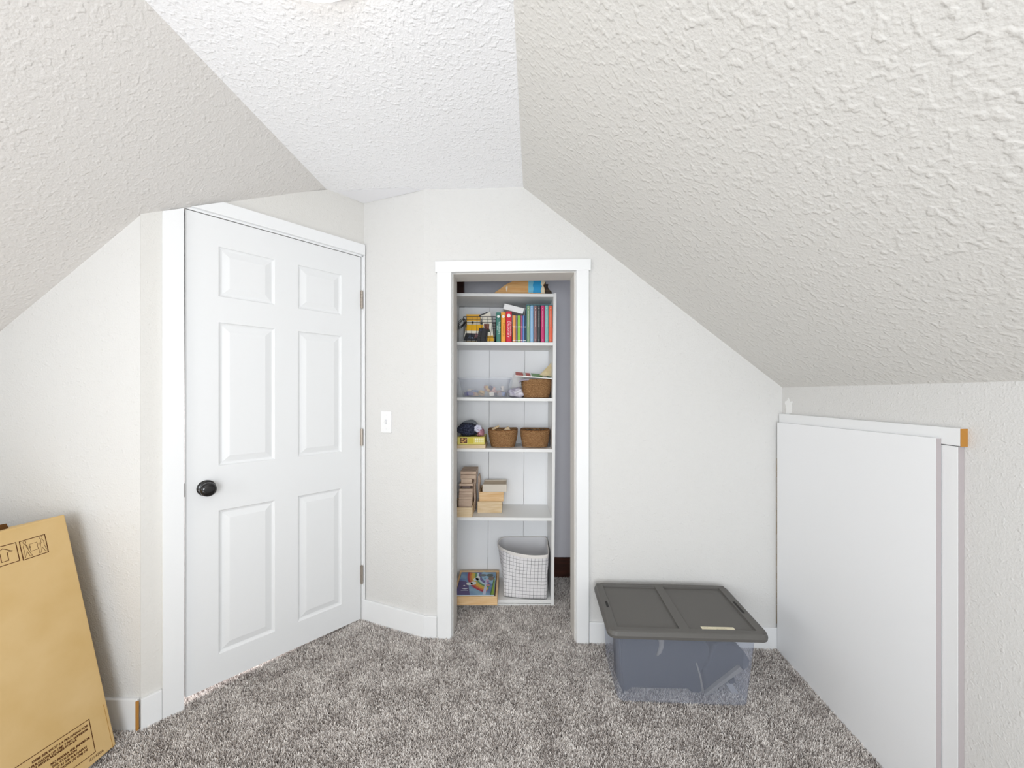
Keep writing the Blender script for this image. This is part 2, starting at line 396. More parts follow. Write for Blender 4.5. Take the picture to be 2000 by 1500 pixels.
# baseboards
def base(name, p, q, out, label, h=.112, ends=False):
    bm = B(); p = Vector(p); q = Vector(q); o = Vector(out)*.013
    prism(bm, [(p.x, p.y, fz(p.y)-.02), (q.x, q.y, fz(q.y)-.02), (q.x, q.y, fz(q.y)+h), (p.x, p.y, fz(p.y)+h)], (o.x, o.y, 0))
    return trim(name, bm, label)
base('baseboard_left', (KL, A0.y), (A0.x-.002, A0.y), (0, -1), 'white baseboard below the wall behind the cardboard box', .118)
pa = L0+dd*tA; pb = L0+dd*(-.0725)
bl = base('baseboard_door', pa, pb, nn, 'short white baseboard left of the door casing, raw brown at the corner', .118)
bm = B(); cpt = A0+Vector((.001, -.0145)); prism(bm, [(cpt.x-.006, cpt.y, fz(1.49)-.02), (cpt.x+.004, cpt.y+.001, fz(1.49)-.02), (cpt.x+.003, cpt.y+.001, fz(1.49)+.05), (cpt.x+.0035, cpt.y+.001, fz(1.49)+.112), (cpt.x-.006, cpt.y, fz(1.49)+.112)], (0, .004, 0))
obj('raw_corner', bm, M_mdf, bl, label='unpainted brown corner joint')
base('baseboard_switch', C0, D0+ee*.004, en, 'white baseboard under the light switch')
base('baseboard_back', D0, bp(-.393, 0).xy, bn, 'stub of white baseboard left of the closet opening', .110)
base('baseboard_right', bp(.397, 0).xy, bp(E0.x-.022, 0).xy, bn, 'white baseboard behind the grey lidded tote', .104)

# ---------------------------------------------------------------- the six-panel door
door = thing('door_1', 'white six-panel door with a black knob, angled between slope and closet', 'door', (L0.x, L0.y, LEAF_BOT), (0, 0, ang), kind='structure')
HT = LEAF_TOP-LEAF_BOT
cols = [(.112, .330), (.432, .649)]
rows = [(H-1.136, H-.508), (H-.312, H+.3145), (H+.428, H+.6455)]
rows = [(a-LEAF_BOT, b-LEAF_BOT) for a, b in rows]
bm = B()
T0, T1 = .0, .0345                                         # front face at y=0, room side is -y
xs = [0, cols[0][0], cols[0][1], cols[1][0], cols[1][1], LEAF_T]
for a, b in ((0, xs[1]), (xs[2], xs[3]), (xs[4], xs[5])): box(bm, (a, T0, 0), (b, T1, HT))
zs = [0, rows[0][0], rows[0][1], rows[1][0], rows[1][1], rows[2][0], rows[2][1], HT]
for c in cols:
    for i in (0, 2, 4, 6): box(bm, (c[0], T0, zs[i]), (c[1], T1, zs[i+1]))
bmesh.ops.remove_doubles(bm, verts=bm.verts, dist=1e-5)
obj('leaf_frame', bm, M_door, door, world=False)
for c in cols:
    for r in rows:
        bm = B(); R = []
        for ins, dep in ((0, 0), (.003, .005), (.008, .0075), (.013, .0085), (.040, .0015), (.0415, .0015)):
            R.append([(c[0]+ins, dep, r[0]+ins), (c[1]-ins, dep, r[0]+ins), (c[1]-ins, dep, r[1]-ins), (c[0]+ins, dep, r[1]-ins)])
        R.insert(0, [(c[0], .03, r[0]), (c[1], .03, r[0]), (c[1], .03, r[1]), (c[0], .03, r[1])])
        loft(bm, R)
        obj('panel', bm, M_door, door, world=False)
# hinges
for va, vb in ((568, 602), (838, 870), (1105, 1140)):
    za = Z(va, 2.155)-LEAF_BOT; zb = Z(vb, 2.155)-LEAF_BOT
    bm = B(); box(bm, (LEAF_T-.004, -.003, zb), (LEAF_T+.010, .0, za))
    h = obj('hinge', bm, M_nickel, door, world=False)
    bm = B(); n = 5
    for k in range(n):
        z0 = zb+(za-zb)*k/n; z1 = zb+(za-zb)*(k+1)/n-.001
        tube(bm, [(LEAF_T+.003, -.007, z0), (LEAF_T+.003, -.007, z1)], .0062, 12)
    tube(bm, [(LEAF_T+.003, -.007, zb-.003), (LEAF_T+.003, -.007, za+.003)], .004, 10)
    obj('hinge_knuckle', bm, M_nickel, h, world=False, smooth=False)
# knob
kz = Z(953, 1.647)-LEAF_BOT
RX = Matrix.Translation((.069, 0, kz)) @ Matrix.Rotation(PI/2, 4, 'X')
bm = B(); lathe(bm, [(0, 0), (.0335, 0), (.0335, .003), (.030, .007), (.020, .009), (.0, .009)], 40, RX)
rz = obj('knob_rose', bm, M_black, door, world=False, smooth=True)
bm = B(); lathe(bm, [(.011, .008), (.011, .020), (.016, .026), (.026, .032), (.0295, .040), (.0285, .048), (.023, .054), (.014, .0565), (.006, .0567), (0, .0567)], 40, RX)
obj('knob', bm, M_black, door, world=False, smooth=True)
bm = B(); box(bm, (-.0005, .004, kz-.028), (.001, .03, kz+.028)); obj('latch_plate', bm, mat('dark_bronze', '2a1b15', .4, .5, metal=.6), door, world=False)

# ---------------------------------------------------------------- light switch and ceiling lamp
t_ = .1574; sp_ = C0+ee*t_; swa = math.atan2(ee.y, ee.x)
sw = thing('light_switch', 'white toggle light switch plate on the short wall beside the door', 'light switch', (sp_.x, sp_.y, Z(824, 2.115)), (0, 0, swa))
bm = B(); box(bm, (-.036, -.006, -.060), (.036, 0, .060)); obj('plate', bm, M_white, sw, world=False, bevel=.003)
bm = B(); box(bm, (-.006, -.0075, -.013), (.006, -.006, .013)); obj('slot', bm, mat('switch_slot', 'd5d6d8', .5), sw, world=False)
bm = B(); box(bm, (-.0045, -.017, -.002), (.0045, -.006, .008), Matrix.Rotation(math.radians(20), 4, 'X')); obj('toggle', bm, M_white, sw, world=False, bevel=.001)
for z in (-.038, .038):
    bm = B(); lathe(bm, [(0, 0), (.0035, 0), (.003, .0012), (0, .0015)], 12, Matrix.Translation((0, -.006, z)) @ Matrix.Rotation(PI/2, 4, 'X')); obj('screw', bm, M_white, sw, world=False)

lamp = thing('ceiling_lamp', 'round frosted flush ceiling lamp at the very top edge', 'lamp', (-.50, .88, TOP))
m = bpy.data.materials.new('lamp_glass'); m.use_nodes = True
m.node_tree.nodes['Principled BSDF'].inputs['Base Color'].default_value = (.9, .9, .88, 1)
m.node_tree.nodes['Principled BSDF'].inputs['Emission Color'].default_value = (1, .92, .80, 1)
m.node_tree.nodes['Principled BSDF'].inputs['Emission Strength'].default_value = 5.5
bm = B(); lathe(bm, [(0, -.075), (.05, -.073), (.10, -.062), (.14, -.04), (.155, -.018), (.155, -.012)], 48); obj('glass_dome', bm, m, lamp, world=False, smooth=True)
bm = B(); lathe(bm, [(.0, -.012), (.165, -.012), (.165, 0), (0, 0)], 48); obj('base_plate', bm, M_white, lamp, world=False)

# ---------------------------------------------------------------- bookcase
BX, BY = -.068, 2.29
FZ = fz(2.29)-.006
bc = thing('bookcase', 'tall white open bookcase with six shelves inside the closet', 'bookcase', (BX, BY, FZ), (0, .008, 0))
HW = .318; DEP = .285; PT = .018
tops = [1.8807, 1.591, 1.2587, .955, .545, .054]
bm = B(); box(bm, (HW-PT, 0, 0), (HW, DEP, 1.8807-FZ+.004)); obj('side_panel', bm, M_case, bc, world=False, bevel=.001)
bm = B(); box(bm, (-HW, 0, 0), (-HW+PT, DEP, 1.8807-FZ+.004)); obj('side_panel', bm, M_case, bc, world=False, bevel=.001)
for i, t in enumerate(tops):
    bm = B(); z = t-FZ+.0006; box(bm, (-HW+PT, 0.002, z-.019), (HW-PT, DEP-.004, z)); obj('shelf', bm, M_case, bc, world=False, bevel=.001)
for a, b in ((-HW+PT, -.095), (-.0935, .1405), (.142, HW-PT)):
    bm = B(); box(bm, (a, DEP-.004, .02), (b, DEP+.001, 1.86-FZ)); obj('back_board', bm, M_casein, bc, world=False, bevel=.0012)
bm = B(); box(bm, (-HW+PT, .006, 0), (HW-PT, .02, .016)); obj('kick_board', bm, M_case, bc, world=False)
def sh(i, x): return tops[i]+.0016-.008*(x-BX)+.0

def boxthing(name, label, cat, lo, hi, m, rz=0, group=None, bevel=.001):
    """single-mesh box thing in world space turned about its own centre"""
    bm = B(); c = ((lo[0]+hi[0])/2, (lo[1]+hi[1])/2, 0)
    M = Matrix.Translation(c) @ Matrix.Rotation(rz, 4, 'Z') @ Matrix.Translation((-c[0], -c[1], 0))
    box(bm, lo, hi, M)
    return tag(obj(name, bm, m, bevel=bevel), label, cat, group)

# --- top of the bookcase: wooden toy with a blue painted end
yb = 2.33
zt0 = sh(0, 0)
toy = thing('wooden_toy', 'curved wooden toy board with blue painted waves on top of the bookcase', 'toy', (.02, yb, zt0))
out = [(966.5, 573), (965, 571), (967, 568), (976, 562), (986, 554), (996, 549), (1003, 546), (1030, 544), (1064, 544), (1065, 550), (1061, 554), (1064, 561), (1064.5, 568), (1064, 572.5), (1060, 573.5), (1052, 572.2), (1035, 571.3), (1010, 571.4), (992, 572.5), (980, 573.5)]
def prf(pts, y, dy=0): return [Vector((X(u, y), y+dy, max(Z(v, y), 0))) for u, v in pts]
dz = zt0-min(p.z for p in prf(out, yb))
bm = B(); prism(bm, [p+Vector((0, 0, dz)) for p in prf(out, yb)], (0, .018, 0)); obj('board', bm, M_pine, toy, bevel=.001)
for nm, c, pts in (('light_blue_band', '7cc4de', [(1032, 544.5), (1041, 544.5), (1042, 549), (1040.5, 555), (1042, 560), (1041, 569.5), (1032, 569)]),
                   ('blue_band', '2f9ed6', [(1041, 544.5), (1057, 544.5), (1057, 550), (1056, 553), (1058.5, 556), (1057, 561), (1056, 565), (1057, 569.8), (1041, 569.5), (1042, 560), (1040.5, 555), (1042, 549)]),
                   ('cream_band', 'e8dcc0', [(1057, 544.5), (1063.5, 544.5), (1064, 550), (1060.5, 554), (1063, 561), (1063.5, 571), (1057, 570.2), (1057, 561), (1058.5, 556), (1056, 553), (1057, 550)]),
                   ('painted_mark', 'e9dccb', [(989, 556), (991.5, 557), (991, 563), (990, 568), (988.5, 564), (988, 560)])):
    bm = B(); prism(bm, [p+Vector((0, -.0008, dz)) for p in prf(pts, yb)], (0, .0006, 0)); obj('painted_band', bm, mat('paint_'+nm, c, .5), toy, label=nm.replace('_', ' '))
for k, (u0, u1) in enumerate(((1064.5, 1074.5), (1069, 1078.5))):
    bm = B(); y = yb+.03+.045*k
    pts = [(u0-9, 573.5), (u0-8, 546), (u0+2, 546), (u0+1, 552), (u0+4, 557), (u1-1, 561), (u1, 567), (u1-1, 573.5)]
    pp = prf(pts, y); d2 = zt0-min(p.z for p in pp); prism(bm, [p+Vector((0, 0, d2)) for p in pp], (0, .02, 0)); obj('rear_board', bm, mat('dark_toy_wood', '5e4a38', .6, var=(20, '35291f', (1, 1, 5))), toy, bevel=.002)
bm = B()
box(bm, (toy.location.x-.05, yb+.018, zt0+.01), (toy.location.x+.13, yb+.075, zt0+.03)); obj('spacer', bm, M_pine, toy)

# --- shelf 1
y1 = 2.318
def spinebook(name, label, u0, u1, vt, col, group=None, depth=.15, y=y1, zi=1, txt=None, tcol='f2e9e0', roundel=False, cols2=None, parentless=True, tsize=.02, base=None):
    x0, x1 = X(u0, y), X(u1, y); xm = (x0+x1)/2
    z0 = sh(zi, xm) if base is None else base; z1 = Z(vt, y)
    b = thing(name, label, 'book', (xm, y, z0), (0, 0, 0), group)
    hw = (x1-x0)/2-.0005; h = z1-z0
    m = mat('cover_'+col, col, .45, .4)
    bm = B()                                              # cover: rounded spine and two boards
    n = 6; prof = [(hw*math.cos(PI*k/n), -min(.004, hw*.5)*math.sin(PI*k/n)) for k in range(n+1)]
    ring = [(p[0], p[1]) for p in prof][::-1]
    outl = ring+[(hw, depth), (hw-.0016, depth), (hw-.0016, .004), (-hw+.0016, .004), (-hw+.0016, depth), (-hw, depth)]
    prism(bm, [(p[0], p[1], 0) for p in outl], (0, 0, h)); obj('cover', bm, m, b, world=False)
    bm = B(); box(bm, (-hw+.0016, .004, .003), (hw-.0016, depth-.004, h-.003)); obj('pages', bm, M_paper, b, world=False)
    yf = -min(.004, hw*.5)-.0006
    if roundel:
        bm = B(); lathe(bm, [(0, 0), (hw*.62, 0), (hw*.62, .0004), (0, .0004)], 20, Matrix.Translation((0, yf, h-.026)) @ Matrix.Rotation(PI/2, 4, 'X')); obj('roundel', bm, M_paper, b, world=False, label='white round mark')
    if txt:
        for s, dx, z, sz in txt:
            Mx = WM[b] @ Matrix.Translation((dx, yf-.0003, z)) @ Matrix.Rotation(PI/2, 4, 'X') @ Matrix.Rotation(-PI/2, 4, 'Z')
            text(s, sz, Mx, mat('ink_'+tcol, tcol, .5), b)
    return b
TB = 'workbooks and reference books on the second shelf'
spinebook('dictionary', 'teal-green reference paperback with a round white mark, left of the yellow thesaurus', 969, 978, 610, '3f7d72', TB, roundel=True, txt=[('Vocabulary', .001, .125, .017), ('Builder', -.009, .10, .010)], tcol='cfe6dc')
spinebook('dictionary', 'yellow-orange thesaurus paperback with a round white mark', 978.4, 987.6, 610, 'f0a73c', TB, roundel=True, txt=[('Thesaurus', -.003, .118, .020)], tcol='a8741c')
spinebook('dictionary', 'red dictionary paperback with a round white mark on its spine', 988, 999.6, 608.5, 'd3163a', TB, roundel=True, txt=[('Dictionary', -.007, .128, .023), ('The Intermediate', .008, .122, .012)], tcol='f6d8dc')
for u0, u1, c, lab in ((1001, 1007.4, 'f0a65a', 'thin orange workbook right of the red dictionary'), (1007.6, 1010.6, '8d7f9e', 'thin mauve workbook, between orange and lime ones'), (1010.8, 1016.6, '93c94a', 'thin lime green workbook under the white box'),
                       (1016.8, 1020.4, 'a5557f', 'thin plum workbook right of the lime one'), (1020.6, 1023.6, '6a8fd0', 'thin light blue workbook beside the navy one'), (1023.8, 1027.4, '2c4560', 'thin navy workbook against the boxed set')):
    b = spinebook('workbook', lab, u0, u1, 616.5, c, 'thin workbooks on the second shelf', depth=.12, y=y1+.002)
    hw = (X(u1, y1)-X(u0, y1))/2-.001
    for z in (.009, .092):
        bm = B(); box(bm, (-hw, -.0052, z), (hw, -.0044, z+.004)); obj('spine_band', bm, M_paper, b, world=False)
# boxed set
sx0, sx1 = X(1027.8, y1), X(1080.2, y1); sz0 = sh(1, .15); szt = Z(595.3, y1)
sc_ = thing('slipcase', 'teal slipcase holding seven slim hardbacks at the right end of the shelf', 'book box', ((sx0+sx1)/2, y1, sz0))
hw = (sx1-sx0)/2; hh = szt-sz0
M_teal = mat('teal_card', '5b98a4', .5)
for lo, hi in (((-hw, 0, 0), (-hw+.0022, .17, hh)), ((hw-.0022, 0, 0), (hw, .17, hh)), ((-hw, 0, hh-.0022), (hw, .17, hh)), ((-hw, 0, 0), (hw, .17, .0022)), ((-hw, .168, 0), (hw, .17, hh))):
    bm = B(); box(bm, lo, hi); obj('case_panel', bm, M_teal, sc_, world=False)
sp = [('8fae8a', 'sage green', 1029, 1035), ('8fb9dd', 'sky blue', 1035.3, 1042), ('8c6f72', 'mauve brown', 1042.6, 1048.8), ('43464a', 'black', 1049.4, 1055.6), ('c93c74', 'magenta', 1056, 1063.8), ('86bdb8', 'aqua', 1064.2, 1071.4), ('e2694a', 'orange red', 1071.8, 1079.2)]
titles = ['The Magic Book', 'A Little Book', 'Stories for All', 'A Long Journey', 'The Pink Letters', 'Songs and Rhymes', 'Adventures']
for (c, nm, u0, u1), t in zip(sp, titles):
    y = y1+.004; xm = (X(u0, y)+X(u1, y))/2
    b = spinebook('hardback', nm+' slim hardback in the teal slipcase', u0, u1, 597.0, c, 'slim hardbacks in the teal slipcase', depth=.155, y=y, base=sz0+.0026)
    hh2 = Z(597, y)-sz0
    for z in (.014, hh2-.020):
        bm = B(); lathe(bm, [(0, 0), (.0026, 0), (.0026, .0004), (0, .0004)], 12, Matrix.Translation((0, -.0046, z)) @ Matrix.Rotation(PI/2, 4, 'X')); obj('spine_dot', bm, mat('pale_foil', 'e9e2da', .4), b, world=False)
    rr = random.Random(len(nm)); bm = B(); z = hh2-.035
    while z > hh2*.42:                                     # illegible tiny title: a broken line
        l = .004+.006*rr.random(); box(bm, (-.0011, -.0052, z-l), (.0011, -.0046, z)); z -= l+.0018
    obj('spine_title', bm, mat('pale_foil', 'e9e2da', .4), b, world=False)
# white box leaning across the workbooks
wx = thing('white_box', 'small plain white carton resting askew on the thin workbooks', 'box', at(1004, 603, 2.35), (0, math.radians(14.5), 0))
bm = B(); box(bm, (-.064, 0, -.0175), (.060, .10, .0175)); obj('carton', bm, M_white, wx, world=False, bevel=.0015)
bm = B(); box(bm, (.0605, .002, -.016), (.0612, .098, .016)); obj('end_flap', bm, mat('dark_carton', '39424f', .6), wx, world=False)

# wire basket with magazines
wbk = thing('wire_basket', 'black wire basket holding magazines at the left of the second shelf', 'basket', (X(937, 2.33), 2.33, sh(1, -.2)))
zb0 = sh(1, -.2)+.002
def ringpts(x0, x1, ya, yb_, z, r=.015):
    cx, cy = (x0+x1)/2, (ya+yb_)/2
    return [(cx+p[0], cy+p[1], z) for p in rrect((x1-x0)/2, (yb_-ya)/2, r, 4)]
tx0, tx1, bx0, bx1 = X(904, 2.30), X(968.3, 2.30), X(905, 2.32), X(966, 2.32)
for zr, f in ((Z(618, 2.30), 1), (Z(623.5, 2.30), .97), (Z(629, 2.30), .94), (zb0+.03, .25), (zb0, 0)):
    bm = B(); tube(bm, ringpts(bx0+(tx0-bx0)*f, bx1+(tx1-bx1)*f, 2.325-.02*f, 2.51+.02*f, zr), .0016 if f != 1 else .0022, 6, True); obj('wire_ring', bm, M_wire, wbk, smooth=True)
rt, rb = ringpts(tx0, tx1, 2.305, 2.53, Z(618, 2.30)), ringpts(bx0, bx1, 2.325, 2.51, zb0)
def along(r, s):
    L = [(Vector(r[(i+1) % len(r)])-Vector(r[i])).length for i in range(len(r))]; d = s*sum(L)
    for i, l in enumerate(L):
        if d <= l: return Vector(r[i]).lerp(Vector(r[(i+1) % len(r)]), d/l)
        d -= l
    return Vector(r[0])
NV = 26
for k in range(NV):
    bm = B(); tube(bm, [along(rt, k/NV), along(rb, k/NV)], .0011, 5); obj('upright_wire', bm, M_wire, wbk, smooth=True)
for k in range(3):                                         # looped handle at the left
    bm = B(); y0 = 2.36
    tube(bm, [(tx0, y0, Z(618, 2.30)-.004*k), (tx0-.016, y0-.012, Z(617, 2.3)-.010-.008*k), (tx0-.030, y0-.014, Z(625, 2.3)-.012*k), (tx0-.038, y0+.01, Z(634, 2.3)-.008*k), (tx0-.030, y0+.09, Z(628, 2.3)-.006*k), (tx0, y0+.10, Z(618, 2.30)-.004*k)], .0018, 6); obj('handle_wire', bm, M_wire, wbk, smooth=True)
def sheet(name, label, cat, quad, y, th, m, group=None, lean=0, patches=()):
    """a thin book or magazine whose front face is the given quad at distance y; lean pushes its top back"""
    vs = [v for _, v in quad]; v0 = max(vs)
    def P(u, v, o=0):
        yy = y+lean*(v0-v)*y/F; p = Vector((X(u, y), yy, Z(v, y))); return p+Vector((0, -o, 0))
    pts = [P(u, v) for u, v in quad]; c = (pts[0]+pts[2])/2
    t = thing(name, label, cat, (c.x, y, min(p.z for p in pts)), group=group)
    bm = B(); prism(bm, pts, (0, th, 0)); obj('cover', bm, m, t)
    for nm, col, q in patches:
        bm = B(); prism(bm, [P(u, v, .0008) for u, v in q], (0, .0006, 0)); obj(nm, bm, mat('print_'+col, col, .5), t)
    return t
MG = 'magazines and packets in the wire basket'
sheet('magazine', 'yellow magazine standing at the back of the wire basket', 'magazine', [(911, 667), (938, 667), (938, 614), (911, 614)], 2.40, .006, mat('mag_yellow', 'eeb32b', .4), MG, .0, [('cover_picture', 'f0e3c8', [(911.5, 627), (937.5, 627), (937.5, 634), (911.5, 634)]), ('cover_picture', '5a4a2a', [(921, 628), (925, 628), (925, 632), (921, 632)])])
sheet('magazine', 'yellow and white magazine with a dark vehicle picture, front of the wire basket', 'magazine', [(905, 666), (934, 666), (944.5, 633), (911, 632)], 2.338, .008, mat('mag_white', 'eee9da', .4), MG, .2, [('cover_band', 'f2b71c', [(908, 645), (940.5, 645.5), (944.2, 633.5), (911.2, 632.5)]), ('cover_picture', '2b2c33', [(905.3, 665.5), (933.7, 665.5), (936.5, 651.5), (909, 650)]), ('cover_picture', '7f93b4', [(914, 660), (924, 661), (924, 655), (917, 653)]), ('cover_picture', 'b08088', [(926, 660), (933, 660), (934.5, 651.8), (929, 650)])])
sheet('glasses_case', 'black case standing in the wire basket beside the magazines', 'case', [(931, 667), (951, 667), (952.5, 644), (944.5, 640.5), (935.5, 640.5)], 2.325, .02, mat('black_case', '17171d', .5), None, .05, [('badge', '2b3560', [(938, 646.5), (941, 646.5), (941, 644.5), (938, 644.5)])])
sheet('magazine', 'white magazine with yellow foot leaning right in the wire basket', 'magazine', [(951, 667), (965, 667), (957.5, 608), (939, 616)], 2.355, .007, mat('mag_white', 'eee9da', .4), MG, .08, [('cover_band', 'f2b71c', [(952, 666.5), (964.8, 666.5), (963, 655), (951.5, 656)]), ('cover_picture', '6b2f24', [(946, 645), (955, 645), (955.5, 632), (945, 632)]), ('cover_picture', 'd99c76', [(950, 640), (953.5, 640), (954, 632.5), (949.5, 633)]), ('cover_picture', '33402f', [(947, 649), (957.5, 648), (956, 642), (946.5, 644)])])
bm = B(); tube(bm, [at(936, 617, 2.37), at(944, 613.8, 2.37), at(952, 610.2, 2.37)], [.004, .0045, .0045], 10)
tag(obj('marker_pen', bm, mat('dark_grey_pen', '3c3e42', .4), smooth=False), 'dark grey pen sticking out above the magazines in the wire basket', 'pen')

# --- shelf 2: clear bin of small toys, bag, basket
def clearmat(name, col, alpha, rough=.15):
    m = bpy.data.materials.new(name); m.use_nodes = True; nt = m.node_tree; N = nt.nodes; Lk = nt.links
    p = N['Principled BSDF']; p.inputs['Base Color'].default_value = lin(col); p.inputs['Roughness'].default_value = rough
    p.inputs['Specular IOR Level'].default_value = .5
    t = N.new('ShaderNodeBsdfTransparent'); t.inputs[0].default_value = lin('eef0f4')
    mx = N.new('ShaderNodeMixShader'); mx.inputs[0].default_value = alpha
    Lk.new(t.outputs[0], mx.inputs[1]); Lk.new(p.outputs[0], mx.inputs[2]); Lk.new(mx.outputs[0], N['Material Output'].inputs[0])
    MATS[name] = m; return m
M_clear = clearmat('clear_bin_plastic', 'f2f0ee', .17)
zs2 = sh(2, -.15)
cb = thing('clear_bin', 'clear plastic bin of small toys at the left of the third shelf', 'bin', (X(946, 2.33), 2.33, zs2))
def openbin(bm, hx0, hx1, hy, h, th, r, topf, dip=0):
    """open tapering bin centred on the origin, rings outside then inside"""
    def ringz(hx, hy_, z, d=0):
        o = []
        for x, y in rrect(hx, hy_, r, 4):
            zz = z
            if d and y < -hy_+.01 and abs(x) < hx-.035: zz = z-d
            o.append((x, y, zz))
        return o
    R = [ringz(hx0, hy, 0), ringz(hx1, hy*topf, h, dip), ringz(hx1+.006, hy*topf+.006, h, dip), ringz(hx1+.006, hy*topf+.006, h-.005, dip), ringz(hx1+.004, hy*topf+.004, h-.005, dip)]
    R = [ringz(hx0, hy, 0), ringz(hx1, hy*topf, h-.006, dip), ringz(hx1+.007, hy*topf+.007, h-.006, dip), ringz(hx1+.007, hy*topf+.007, h, dip), ringz(hx1+.001, hy*topf+.001, h-.001, dip)]
    loft(bm, R, True, False)
bm = B(); openbin(bm, .132, .158, .105, Z(737, 2.33)-zs2, .002, .018, 1.08, 0)
bmesh.ops.translate(bm, vec=(0, .12, 0), verts=bm.verts)
obj('tub', bm, M_clear, cb, world=False, smooth=False)
rr = random.Random(3)
toyc = ['c9a78a', '6e6c9c', '7f8fb8', 'c79c9c', 'e6ddd4', 'd7b27e', '5d5b80', 'd8a9a0', 'b9a9b4']
CN = ['tan', 'slate purple', 'soft blue', 'dusty pink', 'cream', 'honey coloured', 'dark violet', 'salmon pink', 'lilac grey']
SN = ['wooden block', 'round disc', 'peg figure']
for k in range(26):
    x = X(946, 2.33)+rr.uniform(-.112, .112); y = 2.45+rr.uniform(-.085, .065); z = zs2+.004+(.014 if k > 9 else 0)+(.016 if k > 18 else 0)
    bm = B(); c = toyc[k % len(toyc)]; s = rr.uniform(.016, .026)
    M = Matrix.Translation((x, y, z+s*.7)) @ Matrix.Rotation(rr.uniform(0, 3), 4, 'Z') @ Matrix.Rotation(rr.uniform(-.5, .5), 4, 'X')
    if k//9 == 0: box(bm, (-s, -s*.6, -s*.5), (s, s*.6, s*.5), M)
    elif k//9 == 1: lathe(bm, [(0, -s*.4), (s*.9, -s*.4), (s, 0), (s*.9, s*.4), (0, s*.4)], 14, M)
    else:
        lathe(bm, [(0, -s*.5), (s*.5, -s*.5), (s*.35, s*.2), (s*.55, s*.6), (s*.35, s*1.0), (0, s*1.1)], 12, M)
    tag(obj('toy_piece', bm, mat('toy_'+c, c, .6), bevel=.001), '%s toy %s among the pieces in the clear bin' % (CN[k % 9], SN[k//9]), 'toy', 'toy pieces in the clear bin')
# lavender bag and white card behind, between bin and basket
bm = B(); blob(bm, (X(1011, 2.45), 2.45, sh(2, 0)+.030), (.062, .07, .032), .22, 2.2, 5, 4)
tag(obj('cloth_bag', bm, mat('pale_lilac_cloth', 'cfc9da', .8, var=(25, 'e4e1e8', (1, 1, 1))), smooth=True), 'crumpled pale lilac cloth bag between the clear bin and the basket', 'bag')
sheet('white_folder', 'white folder standing behind the cloth bag on the third shelf', 'folder', [(996, 776), (1024, 776), (1024, 738), (1003, 733)], 2.53, .012, M_paper)

def basket(name, label, cx, yf, zb, w0, w1, d, h, group, rim=0, rows=11, rot=0):
    b = thing(name, label, 'basket', (cx, yf+d/2, zb), (0, 0, rot), group)
    bm = B(); R = []; n = 9
    S_ = rows*4
    def rg(f, z, ins=0, dipk=1):
        hx = (w0+(w1-w0)*math.sin(f*PI/2))/2-ins; hy = d/2*(.84+.16*math.sin(f*PI/2))-ins
        o = []
        for x, y in rrect(hx, hy, min(hx, hy)*.72, 8):
            o.append((x, y, z+(rim*(abs(x)/hx)**2-rim*.4)*dipk*f))
        return o
    for i in range(S_+1):
        f = i/S_; ph = abs(math.sin(PI*i/4)); R.append(rg(f, h*f, -.0036*ph))
    R.append(rg(1, h+.002, .003)); R.append(rg(1, h-.002, .006)); R.append(rg(.5, h*.5, .006)); R.append(rg(.03, .006, .006))
    loft(bm, R); obj('woven_body', bm, M_wicker, b, world=False, smooth=True)
    bm = B(); tube(bm, rg(1, h, .001), .0036, 8, True); obj('rim', bm, M_seag, b, world=False, smooth=True)
    return b
GB = 'small brown woven baskets'
b3 = basket('woven_basket', 'brown woven basket under a tilted board book, upper of the three baskets', X(1049, 2.34), 2.33, sh(2, .15), .150, .185, .17, Z(741, 2.34)-sh(2, .15), GB, -.004)
b1 = basket('woven_basket', 'brown woven basket with wooden pieces, beside the yellow puzzle box', X(982, 2.33), 2.322, sh(3, -.05), .140, .178, .200, Z(841, 2.33)-sh(3, -.05), GB, .006)
b2 = basket('woven_basket', 'brown woven basket with dark brown filling at the right end of the fourth shelf', X(1046.5, 2.33), 2.322, sh(3, .14), .148, .178, .200, Z(841.5, 2.33)-sh(3, .14), GB, .003, rot=-.05)
# fabric flap and board book lying on the upper basket
bm = B()
pts = [(1013.5, 749), (1014, 744), (1018, 741.5), (1026, 740.6), (1036, 740.2), (1045, 741)]
R = [[at(u, v, 2.33), at(u, v, 2.33)+Vector((.002, .09, .004)), at(u+.5, v+2.4, 2.33)+Vector((.002, .09, .0)), at(u+.5, v+2.4, 2.33)] for u, v in pts]
loft(bm, R); tag(obj('folded_cloth', bm, mat('mauve_cloth', 'a59fae', .9), smooth=True), 'grey mauve cloth hanging over the left rim of the upper basket', 'cloth')
sheet_b = thing('board_book', 'thin white board book with red and green print lying tilted on the upper basket', 'book', at(1044, 739, 2.33))
bp4 = [at(1006, 734.5, 2.31), at(1079.5, 740.5, 2.31), at(1079.5, 740.5, 2.31)+Vector((0, .19, .03)), at(1006, 734.5, 2.31)+Vector((.0, .19, .03))]
bm = B(); prism(bm, bp4, (0, 0, .006)); obj('board', bm, M_paper, sheet_b, bevel=.001)
for c, f0, f1 in (('c8402f', .02, .22), ('c8402f', .30, .42), ('6fa45c', .46, .74), ('2f7d74', .86, .96)):
    a = bp4[0].lerp(bp4[1], f0); b_ = bp4[0].lerp(bp4[1], f1); up = Vector((0, 0, .0063))
    bm = B(); prism(bm, [a+up, b_+up, b_+up+Vector((0, .18, .0284)), a+up+Vector((0, .18, .0284))], (0, 0, .0006)); obj('print_patch', bm, mat('print_'+c, c, .5), sheet_b)
bm = B()
